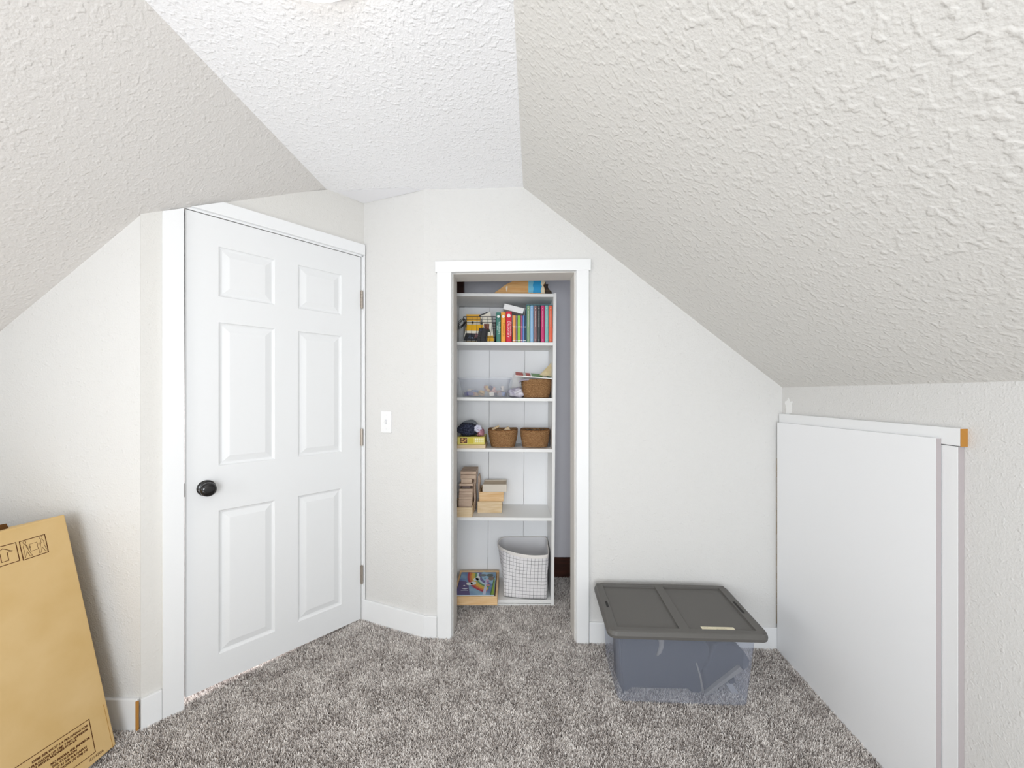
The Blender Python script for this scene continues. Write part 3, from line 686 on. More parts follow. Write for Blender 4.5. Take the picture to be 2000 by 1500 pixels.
loft(bm, [[at(1053, 733, 2.36), at(1078, 736, 2.36), at(1078.5, 735, 2.42), at(1057, 732, 2.43)], [at(1062, 724, 2.37), at(1079, 727, 2.37), at(1079, 722, 2.42), at(1066, 720, 2.42)], [at(1073, 712, 2.385), at(1079, 712, 2.385), at(1079.5, 711, 2.41), at(1075, 710, 2.41)], [at(1078, 706, 2.39), at(1079.3, 706, 2.39), at(1079.5, 706, 2.40), at(1078.5, 706, 2.40)]])
tag(obj('cloth_pouch', bm, mat('beige_linen', 'ddcfae', .9, var=(30, 'cdbb93', (1, 1, 1)), bump=(60, .5, .006)), smooth=True), 'beige linen pouch propped in the corner on the board book', 'pouch')

# --- shelf 3
zs3 = sh(3, -.25)
boxthing('puzzle_box', 'flat pale wooden box under the yellow puzzle box', 'box', (X(886, 2.30), 2.285, zs3), (X(948.5, 2.30), 2.48, Z(868.2, 2.30)), M_birch)
yp = thing('puzzle_box', 'yellow cardboard puzzle box with a bread picture on the fourth shelf', 'box', (X(921, 2.31), 2.31, Z(868, 2.31)))
px0, px1, pz0, pz1 = X(894.5, 2.31), X(946.5, 2.31), Z(868, 2.31), Z(853, 2.31)
bm = B(); box(bm, (px0, 2.295, pz0), (px1, 2.47, pz1-.012)); obj('tray', bm, mat('box_brown', '6d5522', .6), yp)
bm = B(); box(bm, (px0-.001, 2.293, pz0+.002), (px1+.001, 2.472, pz1)); obj('lid', bm, mat('box_yellow', 'ded06c', .5), yp, bevel=.001)
def fr(u0, u1, v0, v1, c, nm, lab=None):
    y = 2.2925; bm = B(); box(bm, (X(u0, y), y-.0006, Z(v1, y)), (X(u1, y), y, Z(v0, y))); return obj(nm, bm, mat('print_'+c, c, .5), yp, label=lab)
fr(899, 912.5, 855.2, 865.5, '6b4420', 'picture', 'brown photograph print')
fr(914, 925, 855, 866.5, 'cdbb2a', 'mustard_square')
for k, (u, v, r) in enumerate(((903, 858, .006), (908, 861, .0055), (904.5, 863, .005), (910, 858, .0045), (901.5, 862, .004))):
    y = 2.2918; bm = B(); lathe(bm, [(0, 0), (r, 0), (r, .0004), (0, .0004)], 14, Matrix.Translation((X(u, y), y, Z(v, y))) @ Matrix.Rotation(PI/2, 4, 'X')); obj('picture_roll', bm, mat('bread_tone', 'd3a45c', .6), yp)
for k, u in enumerate((928, 931.5, 935, 938.5, 942)):
    for v in (856.5, 860.5):
        fr(u, u+2.3, v, v+3.0, 'f3efcf', 'pale_lettering')
# navy bundle, white flower, pink cloth, grey cloth
zp = pz1+.001
bm = B(); blob(bm, (X(915, 2.36), 2.375, zp+.037), (.072, .075, .040), .14, 2.6, 11, 4)
M_nv = bpy.data.materials.new('navy_print_cloth'); M_nv.use_nodes = True
N = M_nv.node_tree.nodes; Lk = M_nv.node_tree.links
g = N.new('ShaderNodeNewGeometry'); vt = N.new('ShaderNodeTexVoronoi'); vt.feature = 'DISTANCE_TO_EDGE'; vt.inputs['Scale'].default_value = 70
Lk.new(g.outputs['Position'], vt.inputs['Vector']); rp = N.new('ShaderNodeValToRGB'); rp.color_ramp.elements[0].color = lin('51586f'); rp.color_ramp.elements[1].color = lin('191d33'); rp.color_ramp.elements[1].position = .07
Lk.new(vt.outputs['Distance'], rp.inputs[0]); Lk.new(rp.outputs[0], N['Principled BSDF'].inputs['Base Color']); N['Principled BSDF'].inputs['Roughness'].default_value = .9
obn = tag(obj('folded_cloth', bm, M_nv, smooth=True), 'bundled navy cloth with a fine pale pattern on the yellow puzzle box', 'cloth')
bm = B()
for k in range(7):
    a = 2*PI*k/7; blob(bm, (X(933.5, 2.32)+.014*math.cos(a), 2.318, zp+.047+.015*math.sin(a)), (.010, .006, .010), .1, 3, k, 2)
blob(bm, (X(933.5, 2.32), 2.313, zp+.047), (.007, .006, .007), .1, 3, 9, 2)
tag(obj('cloth_flower', bm, mat('pale_blue_cloth', 'cfd0e2', .9), smooth=True), 'pale blue-white fabric flower on the navy bundle', 'flower')
bm = B(); blob(bm, (X(939, 2.35), 2.35, zp+.024), (.020, .05, .027), .3, 3, 4, 3)
tag(obj('folded_cloth', bm, mat('pink_cloth', 'c99aa8', .9, var=(40, 'b06f7c', (1, 1, 1))), smooth=True), 'pink cloth bunched right of the navy bundle', 'cloth')
bm = B(); blob(bm, (X(918, 2.5), 2.485, zp+.052), (.05, .03, .035), .2, 2, 8, 3)
tag(obj('folded_cloth', bm, mat('grey_cloth', '8e949c', .9), smooth=True), 'grey cloth behind the navy bundle', 'cloth')
# contents of the lower baskets
bz = Z(838, 2.33)
for (u, y, a, L, lab) in ((968, 2.40, .5, .05, 'pale wooden piece poking out of the left lower basket'), (990, 2.375, -.5, .04, 'tan triangular wooden piece in the left lower basket')):
    bm = B()
    if a > 0: box(bm, (-L/2, -.012, -.006), (L/2, .012, .006), Matrix.Translation((X(u, y), y, bz+.002)) @ Matrix.Rotation(-a, 4, 'Y'))
    else: prism(bm, [Vector((X(u-6, y), y, bz-.008)), Vector((X(u+7, y), y, bz-.010)), Vector((X(u+3, y), y, bz+.010)), Vector((X(u-1, y), y, bz+.006))], (0, .02, 0))
    tag(obj('wooden_piece', bm, M_birch, bevel=.001), lab, 'toy', 'loose pieces in the baskets')
rr = random.Random(5)
for k, (u, y) in enumerate(((972, 2.385), (980, 2.40), (986, 2.43), (975, 2.44))):
    s = .014
    bm = B(); box(bm, (-s*1.5, -s*.8, -s*.5), (s*1.5, s*.8, s*.5), Matrix.Translation((X(u, y), y, bz-.022)) @ Matrix.Rotation(.7*k, 4, 'Z'))
    tag(obj('wooden_piece', bm, M_pine, bevel=.001), ('left front', 'middle', 'right rear', 'left rear')[k]+' honey wooden piece low inside the left lower basket', 'toy', 'loose pieces in the baskets')
bm = B()
for k in range(16):
    u = 1030+rr.random()*32; y = 2.375+rr.random()*.06
    blob(bm, (X(u, y), y, bz-.024+rr.random()*.010), (.014, .012, .010), .25, 3, k, 2)
tag(obj('basket_filling', bm, mat('dark_brown_filling', '7d6853', .9, var=(60, '4f3d2a', (1, 1, 1))), smooth=True), 'rough brown filling in the right lower basket', 'filling', kind='stuff')


# --- shelf 4: wooden boxes and blocks
zs4 = sh(4, -.25)
yf4 = 2.30
def openbox(name, label, x0, x1, y0, y1_, z0, z1, m, th=.005, rz=0, group=None, lid=False):
    t = thing(name, label, 'box', ((x0+x1)/2, (y0+y1_)/2, z0), (0, 0, rz), group)
    hx, hy, h = (x1-x0)/2, (y1_-y0)/2, z1-z0
    for nm, lo, hi in (('front_board', (-hx, -hy, 0), (hx, -hy+th, h)), ('rear_board', (-hx, hy-th, 0), (hx, hy, h)), ('side_board', (-hx, -hy+th, 0), (-hx+th, hy-th, h)), ('side_board', (hx-th, -hy+th, 0), (hx, hy-th, h)), ('bottom_board', (-hx+th, -hy+th, 0), (hx-th, hy-th, th))):
        bm = B(); box(bm, lo, hi); obj(nm, bm, m, t, world=False, bevel=.0008)
    if lid:
        bm = B(); box(bm, (-hx+th, -hy+th*.2, h-.009), (hx-th, hy-th, h-.006)); obj('sliding_lid', bm, M_ply, t, world=False)
    return t
WG = 'small wooden boxes on the fifth shelf'
lx0, lx1 = X(884, yf4), X(923, yf4)
openbox('wooden_box', 'open pale wooden box at the left end, holding a stack of wooden blocks', lx0, lx1+.02*0, 2.285, 2.50, zs4, Z(990, yf4), M_birch, group=WG)
# blocks standing in the box
rows_ = [(984.5, 976, 895.5, 921, .0), (975.6, 971, 896, 922, .002), (970.6, 966, 896, 922.5, .002), (965.6, 961, 896.5, 922.5, 0), (960.6, 955.5, 896.5, 923, .003), (949, 945, 897, 923.5, 0), (944.6, 936.5, 900, 920.5, .012), (936, 929, 898.5, 929, .018)]
y = 2.315
prev = None
for i, (vb_, vt_, u0, u1, dy) in enumerate(rows_):
    if i == 0: z0 = zs4+.006
    else: z0 = Z(vb_+.2, y)
    bm = B(); box(bm, (X(u0, y), y+dy, z0), (X(u1, y), 2.485, Z(vt_, y)))
    tag(obj('wooden_block', bm, M_birch2, bevel=.0012), ('lowest', 'second', 'third', 'fourth', 'fifth', 'sixth', 'seventh', 'topmost')[i]+' greyish wooden block counted up from the left open box', 'block', 'wooden blocks stacked in the left box')
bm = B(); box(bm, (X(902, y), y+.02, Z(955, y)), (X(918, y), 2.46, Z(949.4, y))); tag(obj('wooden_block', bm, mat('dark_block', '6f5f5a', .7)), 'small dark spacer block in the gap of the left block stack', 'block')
bm = B(); box(bm, (X(898, y), 2.345, Z(928.6, y)), (X(929, y), 2.50, Z(926.5, y)+.012)); tag(obj('wooden_block', bm, M_birch2, bevel=.001), 'wide flat wooden block crowning the left stack', 'block')
for k, (u, vt_, vb_) in enumerate(((926.5, 926, 965), (935, 928, 972))):
    yk = 2.41+.05*k
    bm = B(); ring = [(0, 0), (.006, .002), (.009, .05), (.006, .09), (.011, .11), (.004, .135), (-.004, .132), (-.005, .09), (-.002, .05)]
    zb_ = zs4+.0005
    hh_ = (Z(vt_, yk)-zb_)/.135
    prism(bm, [(X(u, yk)+a, yk, zb_+b_*hh_) for a, b_ in ring], (0, .06, 0))
    tag(obj('wooden_block', bm, M_birch2, bevel=.001), ('curved wooden piece standing right against the left block stack', 'notched wooden piece behind the gap between the two stacks')[k], 'block')
zc = sh(4, -.12)
ya, yb2 = 2.375, 2.56
openbox('wooden_box', 'pale wooden box at the bottom of the right-hand box stack', X(932.5, ya), X(980.5, ya), ya, yb2, zc, Z(979.5, ya), M_birch, group=WG, rz=.0)
openbox('wooden_box', 'golden wooden box in the middle of the right-hand box stack', X(936, ya), X(983.5, ya), ya+.003, yb2-.005, Z(979.3, ya), Z(961.3, ya), M_pine2, group=WG)
openbox('wooden_box', 'whitish wooden box with a plywood slide lid, top of the right-hand stack', X(942.5, ya), X(989.5, ya), ya+.002, ya+.14, Z(961.1, ya), Z(946.5, ya), mat('whitish_wood', 'd8cfc2', .6), group=WG, lid=True)

# --- shelf 5: tray puzzle and grid bin
zs5 = sh(5, -.2)
tr = thing('puzzle_tray', 'light wooden tray holding a rainbow picture board on the bottom shelf', 'tray', (-.215, 2.385, zs5+.001), (0, 0, 0))
x0, x1, y0, y1_, zt_, zb_ = -.130, .130, -.160, .160, .050, 0
th = .012
for nm, lo, hi in (('front_rail', (x0, y0, 0), (x1, y0+th, .050)), ('rear_rail', (x0, y1_-th, 0), (x1, y1_, .058)), ('side_rail', (x0, y0+th, 0), (x0+th, y1_-th, .050)), ('side_rail', (x1-th, y0+th, 0), (x1, y1_-th, .050)), ('tray_floor', (x0+th, y0+th, 0), (x1-th, y1_-th, .005))):
    bm = B(); box(bm, lo, hi); obj(nm, bm, M_pine2, tr, world=False, bevel=.0015)
bd = thing('picture_board', 'colourful rainbow picture board with clouds and a moon boat, lying in the wooden tray', 'board', (-.217, 2.385, zs5+.0435))
bx, by = .113, .146
bm = B(); box(bm, (-bx, -by, 0), (bx, by, .008)); obj('board', bm, M_paper, bd, world=False)
bm = B(); box(bm, (-bx+.0, -by+.004, .008), (bx, by, .0088)); obj('sky_print', bm, mat('puzzle_sky', '8fb3cb', .5, var=(9, '5a6ea6', (1, 1, 1))), bd, world=False)
def flat(pts, c, lvl, nm='print_shape'):
    bm = B(); prism(bm, [(x, y, .0088+lvl*.0003) for x, y in pts], (0, 0, .0003)); obj(nm, bm, mat('pz_'+c, c, .5), bd, world=False)
flat([(-bx, -by+.004), (-.03, -by+.004), (-.05, -.02), (-.07, .02), (-bx, .03)], '5c4f7e', 1)
def arcband(r0, r1, c, lvl, a0, a1, cx=.12, cy=.11):
    P_ = [(cx+r1*math.cos(math.radians(a0+(a1-a0)*k/14)), cy+r1*1.25*math.sin(math.radians(a0+(a1-a0)*k/14))) for k in range(15)]
    Q_ = [(cx+r0*math.cos(math.radians(a0+(a1-a0)*k/14)), cy+r0*1.25*math.sin(math.radians(a0+(a1-a0)*k/14))) for k in range(15)][::-1]
    flat(P_+Q_, c, lvl, 'rainbow_band')
for i, c in enumerate(('b5384a', 'd9763a', 'e2b23c', 'd2b94c', '5f9160')):
    arcband(.190-.012*i, .178-.012*i, c, 2, 172, 252)
arcband(.130, .118, 'c7d8e0', 2, 172, 250); arcband(.116, .102, '6d6597', 2, 172, 248); arcband(.10, .04, '9cc0d6', 2, 160, 262)
def ell(cx, cy, rx, ry, c, lvl): flat([(cx+rx*math.cos(2*PI*k/16), cy+ry*math.sin(2*PI*k/16)) for k in range(16)], c, lvl)
for cx, cy, rx, ry in ((-.045, -.012, .02, .018), (-.022, -.004, .018, .022), (-.01, .045, .018, .02), (.0, .06, .014, .03)): ell(cx, cy, rx, ry, 'e6ece8', 4)
for cx, cy, rx, ry, c in ((.03, .10, .024, .016, '6f7376'), (.075, .10, .022, .02, '5d6a66'), (.085, .06, .018, .028, '857468'), (.062, .035, .010, .008, 'd9a9c8'), (.066, .012, .010, .008, 'b06f9c'), (.07, -.03, .012, .012, 'c98b86'), (.045, .06, .004, .005, '46586e')): ell(cx, cy, rx, ry, c, 4)
flat([(.045, -by+.006), (.062, -by+.006), (.066, .045), (.052, .045)], 'c9cfe4', 3)
flat([(bx-.018, -by+.004), (bx-.002, -by+.004), (bx-.004, .05), (bx-.008, .05)], '8fae3c', 4)
flat([(bx-.024, -by+.004), (bx-.018, -by+.004), (bx-.007, .09), (bx-.010, .09)], '47702f', 5)
moon = [(-.092+.052*k/10, -.062-.016*math.sin(PI*k/10)) for k in range(11)]+[(-.04-.052*k/10, -.062-.004*math.sin(PI*k/10)) for k in range(11)][1:-1]
flat(moon, 'd9dde4', 4)
ell(-.075, -.035, .006, .006, 'd8d3d6', 4); flat([(-.088, -.095), (-.045, -.095), (-.045, -.092), (-.088, -.092)], 'd0d3e2', 4)

# grid fabric bin
M_grid = bpy.data.materials.new('grid_fabric'); M_grid.use_nodes = True
nt = M_grid.node_tree; N = nt.nodes; Lk = nt.links
uv = N.new('ShaderNodeUVMap'); uv.uv_map = 'UVMap'; sep = N.new('ShaderNodeSeparateXYZ'); Lk.new(uv.outputs[0], sep.inputs[0])
outs = []
for ax in (0, 1):
    a = N.new('ShaderNodeMath'); a.operation = 'FRACT'; Lk.new(sep.outputs[ax], a.inputs[0])
    b = N.new('ShaderNodeMath'); b.operation = 'LESS_THAN'; b.inputs[1].default_value = .065; Lk.new(a.outputs[0], b.inputs[0]); outs.append(b)
mxm = N.new('ShaderNodeMath'); mxm.operation = 'MAXIMUM'; Lk.new(outs[0].outputs[0], mxm.inputs[0]); Lk.new(outs[1].outputs[0], mxm.inputs[1])
mix = N.new('ShaderNodeMix'); mix.data_type = 'RGBA'; mix.inputs[6].default_value = lin('eae8ea'); mix.inputs[7].default_value = lin('23232a')
Lk.new(mxm.outputs[0], mix.inputs[0]); Lk.new(mix.outputs[2], N['Principled BSDF'].inputs['Base Color']); N['Principled BSDF'].inputs['Roughness'].default_value = .9
gb = thing('fabric_bin', 'white fabric storage bin with black grid lines on the bottom shelf', 'bin', (.085, 2.42, sh(5, .09)+.001))
zg = sh(5, .09)+.001
rimp = [(-.092, 2.443), (-.072, 2.390), (-.045, 2.350), (0, 2.312), (.06, 2.278), (.12, 2.262), (.17, 2.263), (.212, 2.275), (.222, 2.33), (.226, 2.42), (.222, 2.555), (.10, 2.560), (-.045, 2.557), (-.085, 2.50)]
basp = [(-.050, 2.42), (-.050, 2.37), (-.048, 2.33), (-.010, 2.318), (.05, 2.308), (.11, 2.300), (.16, 2.298), (.205, 2.300), (.214, 2.35), (.216, 2.42), (.214, 2.52), (.09, 2.525), (-.035, 2.525), (-.05, 2.47)]
def dens(p, n=6):
    o = []
    for i in range(len(p)):
        a = Vector(p[i-1]); b = Vector(p[i]); c = Vector(p[(i+1) % len(p)]); d = Vector(p[(i+2) % len(p)])
        for k in range(n):
            t = k/n; o.append(.5*((2*b)+(-a+c)*t+(2*a-5*b+4*c-d)*t*t+(-a+3*b-3*c+d)*t*t*t))
    return o
rimd, basd = dens(rimp), dens(basp)
HB = Z(1049, 2.56)-zg
bm = B(); R = []; NZ = 14; nR = len(rimd)
per = [0]
for i in range(nR): per.append(per[-1]+(basd[(i+1) % nR]-basd[i]).length*.55+(rimd[(i+1) % nR]-rimd[i]).length*.45)
for j in range(NZ+1):
    f = j/NZ; ring = []
    for i in range(nR):
        p = basd[i].lerp(rimd[i], f**1.25)
        wv = .004*noise.noise(Vector((i*.25, f*3, 0)))*math.sin(PI*f)
        ring.append(bm.verts.new((p.x+wv, p.y+wv, zg+.002+HB*f)))
    R.append(ring)
uvl = bm.loops.layers.uv.new('UVMap')
for j in range(NZ):
    for i in range(nR):
        f = bm.faces.new([R[j][i], R[j][(i+1) % nR], R[j+1][(i+1) % nR], R[j+1][i]])
        lim = .0222
        for l, (ii, jj) in zip(f.loops, ((i, j), (i+1, j), (i+1, j+1), (i, j+1))):
            l[uvl].uv = (per[ii]/lim, min(jj, NZ)/NZ*HB/.0215 if jj < NZ else NZ/NZ*HB/.0215)
bm.faces.new(R[0][::-1])
obj('grid_body', bm, M_grid, gb, smooth=True)
M_lin = mat('white_bin_lining', 'dcdbdd', .9)
bm = B()
loft(bm, [[(p.x, p.y, zg+.004) for p in [Vector((.085, 2.42))+(q-Vector((.085, 2.42)))*.94 for q in basd]], [(p.x, p.y, zg+HB) for p in [Vector((.085, 2.42))+(q-Vector((.085, 2.42)))*.965 for q in rimd]]], True, False)
obj('lining', bm, M_lin, gb, smooth=True)
bm = B(); RR = []
for q, z in ((1.004, -.016), (1.006, .0), (1.0, .003), (.965, .002), (.962, -.016)):
    RR.append([((Vector((.085, 2.42))+(p-Vector((.085, 2.42)))*q).x, (Vector((.085, 2.42))+(p-Vector((.085, 2.42)))*q).y, zg+HB+z) for p in rimd])
loft(bm, RR, False, False); obj('rim_hem', bm, mat('white_hem', 'e6e2de', .85), gb, smooth=True)

# ---------------------------------------------------------------- grey lidded tote
TX, TY = .724, 1.752
tl = math.atan(.05)
tote = thing('storage_tote', 'translucent storage tote with a dark grey lid on the carpet at right', 'storage box', (TX, TY, fz(TY)-.006), (tl, 0, -.045))
M_tote = clearmat('translucent_tote_plastic', 'cbd1e2', .23, .3)
bm = B()
def rg(hx, hy, z, r): return [(x, y, z) for x, y in rrect(hx, hy, r, 5)]
hb_ = .325
rgs = [rg(.266, .140, 0, .03), rg(.270, .144, .012, .03), rg(.289, .158, hb_, .03), rg(.2875, .1565, hb_, .029)]
loft(bm, rgs, True, False); obj('tub', bm, M_tote, tote, world=False, smooth=False)
# lid
LX, LY = .322, .188
zl = .322
bm = B()
R = [rg(LX, LY, zl-.012, .035), rg(LX+.001, LY+.001, zl, .035), rg(LX-.004, LY-.004, zl+.014, .033), rg(LX-.010, LY-.010, zl+.017, .03), rg(LX-.012, LY-.012, zl+.017, .028)]
loft(bm, R, False, False)
# top plate with two wells
xs_ = [-LX+.012, -LX+.042, -.028, .012, LX-.042, LX-.012]; ys_ = [-LY+.012, -LY+.032, LY-.028, LY-.012]
zt = zl+.017; zw = zl+.009
def q(a, b, c, d): bm.faces.new([bm.verts.new(p) for p in (a, b, c, d)])
for i in range(5):
    for j in range(3):
        well = j == 1 and i in (1, 3)
        z = zw if well else zt
        q((xs_[i], ys_[j], z), (xs_[i+1], ys_[j], z), (xs_[i+1], ys_[j+1], z), (xs_[i], ys_[j+1], z))
        if well:
            a, b, c, d = xs_[i], xs_[i+1], ys_[j], ys_[j+1]
            for p0, p1 in (((a, c), (b, c)), ((b, c), (b, d)), ((b, d), (a, d)), ((a, d), (a, c))):
                q((p0[0], p0[1], zt), (p1[0], p1[1], zt), (p1[0], p1[1], zw), (p0[0], p0[1], zw))
q((-LX+.02, -LY+.02, zl-.002), (LX-.02, -LY+.02, zl-.002), (LX-.02, LY-.02, zl-.002), (-LX+.02, LY-.02, zl-.002))
bmesh.ops.remove_doubles(bm, verts=bm.verts, dist=1e-5)
lid = obj('lid', bm, M_lid, tote, world=False, bevel=.0015)
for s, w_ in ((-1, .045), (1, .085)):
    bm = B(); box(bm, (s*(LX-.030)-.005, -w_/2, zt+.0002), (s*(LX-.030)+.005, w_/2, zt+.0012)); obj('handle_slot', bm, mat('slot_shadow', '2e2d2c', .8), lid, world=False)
bm = B(); box(bm, (-.067, -.0115, 0), (.067, .0115, .0005)); 
Mt = Matrix.Translation((.135, -LY+.047, zw+.0005)); bmesh.ops.transform(bm, matrix=Mt, verts=bm.verts)
tp = obj('masking_tape', bm, mat('cream_tape', 'e6dec4', .8), lid, world=False, label='cream tape label with faint handwriting')
WM[lid] = WM[tote]
bm = B(); rr = random.Random(2)
for x0_, x1_, yy in ((-.060, -.030, .004), (-.022, .030, .004), (-.008, .034, -.004)):
    x = x0_
    pts = []
    while x < x1_: pts.append((x, yy+rr.uniform(-.0022, .0022))); x += .0013
    strip(bm, pts, .0006, Mt @ Matrix.Translation((0, 0, .0008)))
obj('handwriting', bm, mat('faded_ink', '7a7468', .8), tp, world=False)
# things inside the tote
def inner(name, label, cat, outline, y, depth, m, bev=.012):
    t = thing(name, label, cat, (X(sum(p[0] for p in outline)/len(outline), y), y, Z(max(p[1] for p in outline), y)))
    bm = B(); prism(bm, [at(u, v, y) for u, v in outline], (0, depth, 0))
    o = obj('body', bm, m, t); b = o.modifiers.new('b', 'BEVEL'); b.width = bev; b.segments = 4; b.limit_method = 'ANGLE'; b.angle_limit = 1.0
    return t
yi = 1.640
s1 = inner('padded_seat', 'rounded dark slate padded seat standing inside the tote at left', 'seat', [(1213, 1345), (1211, 1300), (1210, 1265), (1213, 1245), (1222, 1232), (1238, 1227), (1290, 1229), (1335, 1236), (1365, 1243), (1380, 1252), (1388, 1268), (1385, 1290), (1372, 1312), (1374, 1350), (1366, 1356), (1352, 1354), (1345, 1348), (1300, 1347), (1235, 1345), (1226, 1352), (1218, 1352)], yi, .12, M_navy)
bm = B(); arc = [(1283, 1236), (1288, 1243), (1292, 1252), (1292, 1262), (1288, 1273), (1283, 1281)]
tube(bm, [at(u, v, yi-.002) for u, v in arc], [.006, .012, .012, .010, .009, .003], 8); obj('grey_trim', bm, M_grey, s1, smooth=True, label='lighter curved strap')
bm = B(); tube(bm, [at(1210.5, 1250, yi), at(1213, 1300, yi), at(1217, 1352, yi)], .005, 8); obj('edge_piping', bm, M_navy, s1, smooth=True)
bm = B(); tube(bm, [at(1360, 1295, yi-.004), at(1368, 1322, yi-.004), at(1373, 1352, yi-.004)], [.003, .004, .006], 8); obj('edge_piping', bm, M_grey, s1, smooth=True)
s2 = inner('padded_seat', 'dark cushioned case tilted inside the tote at right, with a grey bar', 'case', [(1375, 1353), (1374, 1310), (1386, 1280), (1395, 1262), (1408, 1251), (1424, 1250), (1442, 1262), (1458, 1278), (1466, 1292), (1464, 1304), (1450, 1314)], yi+.02, .10, M_navy)
bm = B(); prism(bm, [at(1377, 1357, yi-.006), at(1446, 1303, yi-.006), at(1452, 1309, yi-.006), at(1383, 1359, yi-.006)], (0, .02, 0)); obj('grey_bar', bm, M_grey, s2, bevel=.002, label='straight light grey bar')
bm = B(); tube(bm, [at(1402, 1228, yi+.05), at(1412, 1243, yi+.04), at(1420, 1258, yi+.03)], .013, 10); obj('carry_strap', bm, M_navy, s2, smooth=True)
bm = B(); tube(bm, [at(1416, 1230, yi+.03), at(1424, 1243, yi+.03)], .009, 10); obj('carry_strap', bm, M_navy, s2, smooth=True)
bm = B(); prism(bm, [at(1418, 1336, yi+.02), at(1428, 1334, yi+.02), at(1455, 1368, yi+.02), at(1438, 1368, yi+.02)], (0, .05, 0))
tag(obj('plastic_sheet', bm, mat('pale_sheet', 'a9a9ad', .6)), 'pale wedge-shaped sheet at the bottom right inside the tote', 'sheet')
bm = B(); prism(bm, [at(1424, 1331, yi+.01), at(1434, 1325, yi+.01), at(1436, 1334, yi+.01), at(1426, 1336, yi+.01)], (0, .02, 0)); obj('foot', bm, M_navy, s2)

# ---------------------------------------------------------------- cardboard box leaning on the left knee wall
Bp = Vector((-1.4616, 1.42, H-1.2895-.004)); Tp = Vector((-1.6545, 1.42, H-.4443))
ev = (Tp-Bp).normalized(); eu = Vector((-.03, -1, -.004)).normalized(); en3 = eu.cross(ev).normalized()   # en3 points into the box
if en3.x > 0: en3 = -en3
ev = en3.cross(eu).normalized();
if ev.z < 0: ev = -ev
# frame: x = reading direction (towards the far end), y = up the face, z = out of the face
MB_ = Matrix(((-eu.x, ev.x, -en3.x, Bp.x), (-eu.y, ev.y, -en3.y, Bp.y), (-eu.z, ev.z, -en3.z, Bp.z), (0, 0, 0, 1)))
cbx = bpy.data.objects.new('cardboard_box', None); COL.objects.link(cbx); cbx.matrix_world = MB_; WM[cbx] = cbx.matrix_world.copy()
cbx.location = MB_.to_translation(); cbx.rotation_euler = MB_.to_euler(); WM[cbx] = Matrix.LocRotScale(cbx.location, cbx.rotation_euler, None)
tag(cbx, 'large flat brown cardboard carton leaning at the left edge of the room', 'box')
MB_ = WM[cbx]
HBx = (Tp-Bp).length; TBx = .275; LBx = 1.3
bm = B(); box(bm, (-LBx, 0, -TBx), (0, HBx, 0)); obj('carton', bm, M_card, cbx, world=False, bevel=.004)
for z in (-.003,):
    bm = B(); box(bm, (-.012, .0, .0001), (-.0105, .16, .0006)); obj('crease', bm, mat('cardboard_crease', 'bf8f4a', .8), cbx, world=False)
bm = B(); prism(bm, [(-.125, HBx, -.10), (-.085, HBx, -.10), (-.095, HBx+.018, -.09), (-.118, HBx+.02, -.09)], (0, .0, -.004)); obj('torn_flap', bm, mat('torn_card', '6b4a24', .9), cbx, world=False, label='small torn dark flap')
MF = MB_ @ Matrix.Translation((0, 0, .0006))
def top(pts): return [(a-.021 if b > .5 else a-.003, b) for a, b in pts]
def bar(pts, wd=.0022, closed=True, nm='printed_symbol'):
    bm = B(); strip(bm, top(pts), wd, MF, closed); return obj(nm, bm, M_ink, cbx)
def lines(parts, wd, nm):
    bm = B()
    for pts, c in parts: strip(bm, top(pts), wd, MF, c)
    return obj(nm, bm, M_ink, cbx)
bar([(-.116, .821), (-.048, .821), (-.048, .758), (-.116, .758)])
bar([(-.195, .824), (-.125, .822), (-.125, .761), (-.195, .762)])
bar([(-.167, .773), (-.150, .773), (-.150, .799), (-.137, .799), (-.159, .815), (-.181, .799), (-.167, .799)], .0016)
def man(cx, s):
    P_ = lambda a, b: (cx+s*a, .761+b)
    return [([P_(-.004, .056), P_(.001, .057), P_(.003, .052), P_(.0, .048), P_(-.004, .049), P_(-.005, .053)], True),
            ([P_(-.002, .047), P_(-.007, .040), P_(-.006, .026), P_(-.009, .012), P_(-.013, .003), P_(-.006, .003), P_(-.003, .012), P_(.001, .021), P_(.004, .010), P_(.006, .003), P_(.012, .003)], False),
            ([P_(.012, .003), P_(.008, .014), P_(.004, .028), P_(.003, .038), P_(.001, .046)], False),
            ([P_(.0, .042), P_(.006, .034), P_(.013, .035)], False), ([P_(.0, .037), P_(.005, .030), P_(.012, .031)], False)]
lines(man(-.103, 1)+man(-.061, -1), .0009, 'printed_symbol')
lines([([(-.093, .803), (-.073, .803), (-.073, .779), (-.093, .779)], True)], .0009, 'printed_symbol')
sl = .092
def fp(x, y): return (-x, y+sl*(x-.058))
bar([fp(.058, .148), fp(.45, .148), fp(.45, .032), fp(.060, .032)], .0022)
rotT = Matrix.Rotation(-math.atan(sl), 4, 'Z')
for s, xr, y, sz, k in (('DEBE SER DE 27 1/4 PULGADAS POR', .065, .1285, .0095, 1), ('51 5/8 PULGADAS (10 CM) Y NO SUPERIOR', .067, .1165, .0095, 1), ('LAS REGULACIONES POR LA', .102, .1075, .0095, 1),
                     ('NO PODRA SER INFERIOR', .067, .0865, .0095, 1), ('DEL COLCHON', .107, .0765, .0095, 1), ('27 51 5/8 PULGADAS', .080, .065, .0095, 1), ('PULGADAS (10 CM) DE', .079, .054, .0095, 1)):
    p = fp(xr+.003, y); text(s, sz, MF @ Matrix.Translation((p[0], p[1], 0)) @ rotT, M_ink, cbx, 'printed_text', 'RIGHT', 1.0, .0004)
p = fp(.040, .0145); text('ID1420A', .0125, MF @ Matrix.Translation((p[0], p[1], 0)) @ rotT, M_ink, cbx, 'printed_text', 'RIGHT', 1.0, 0)

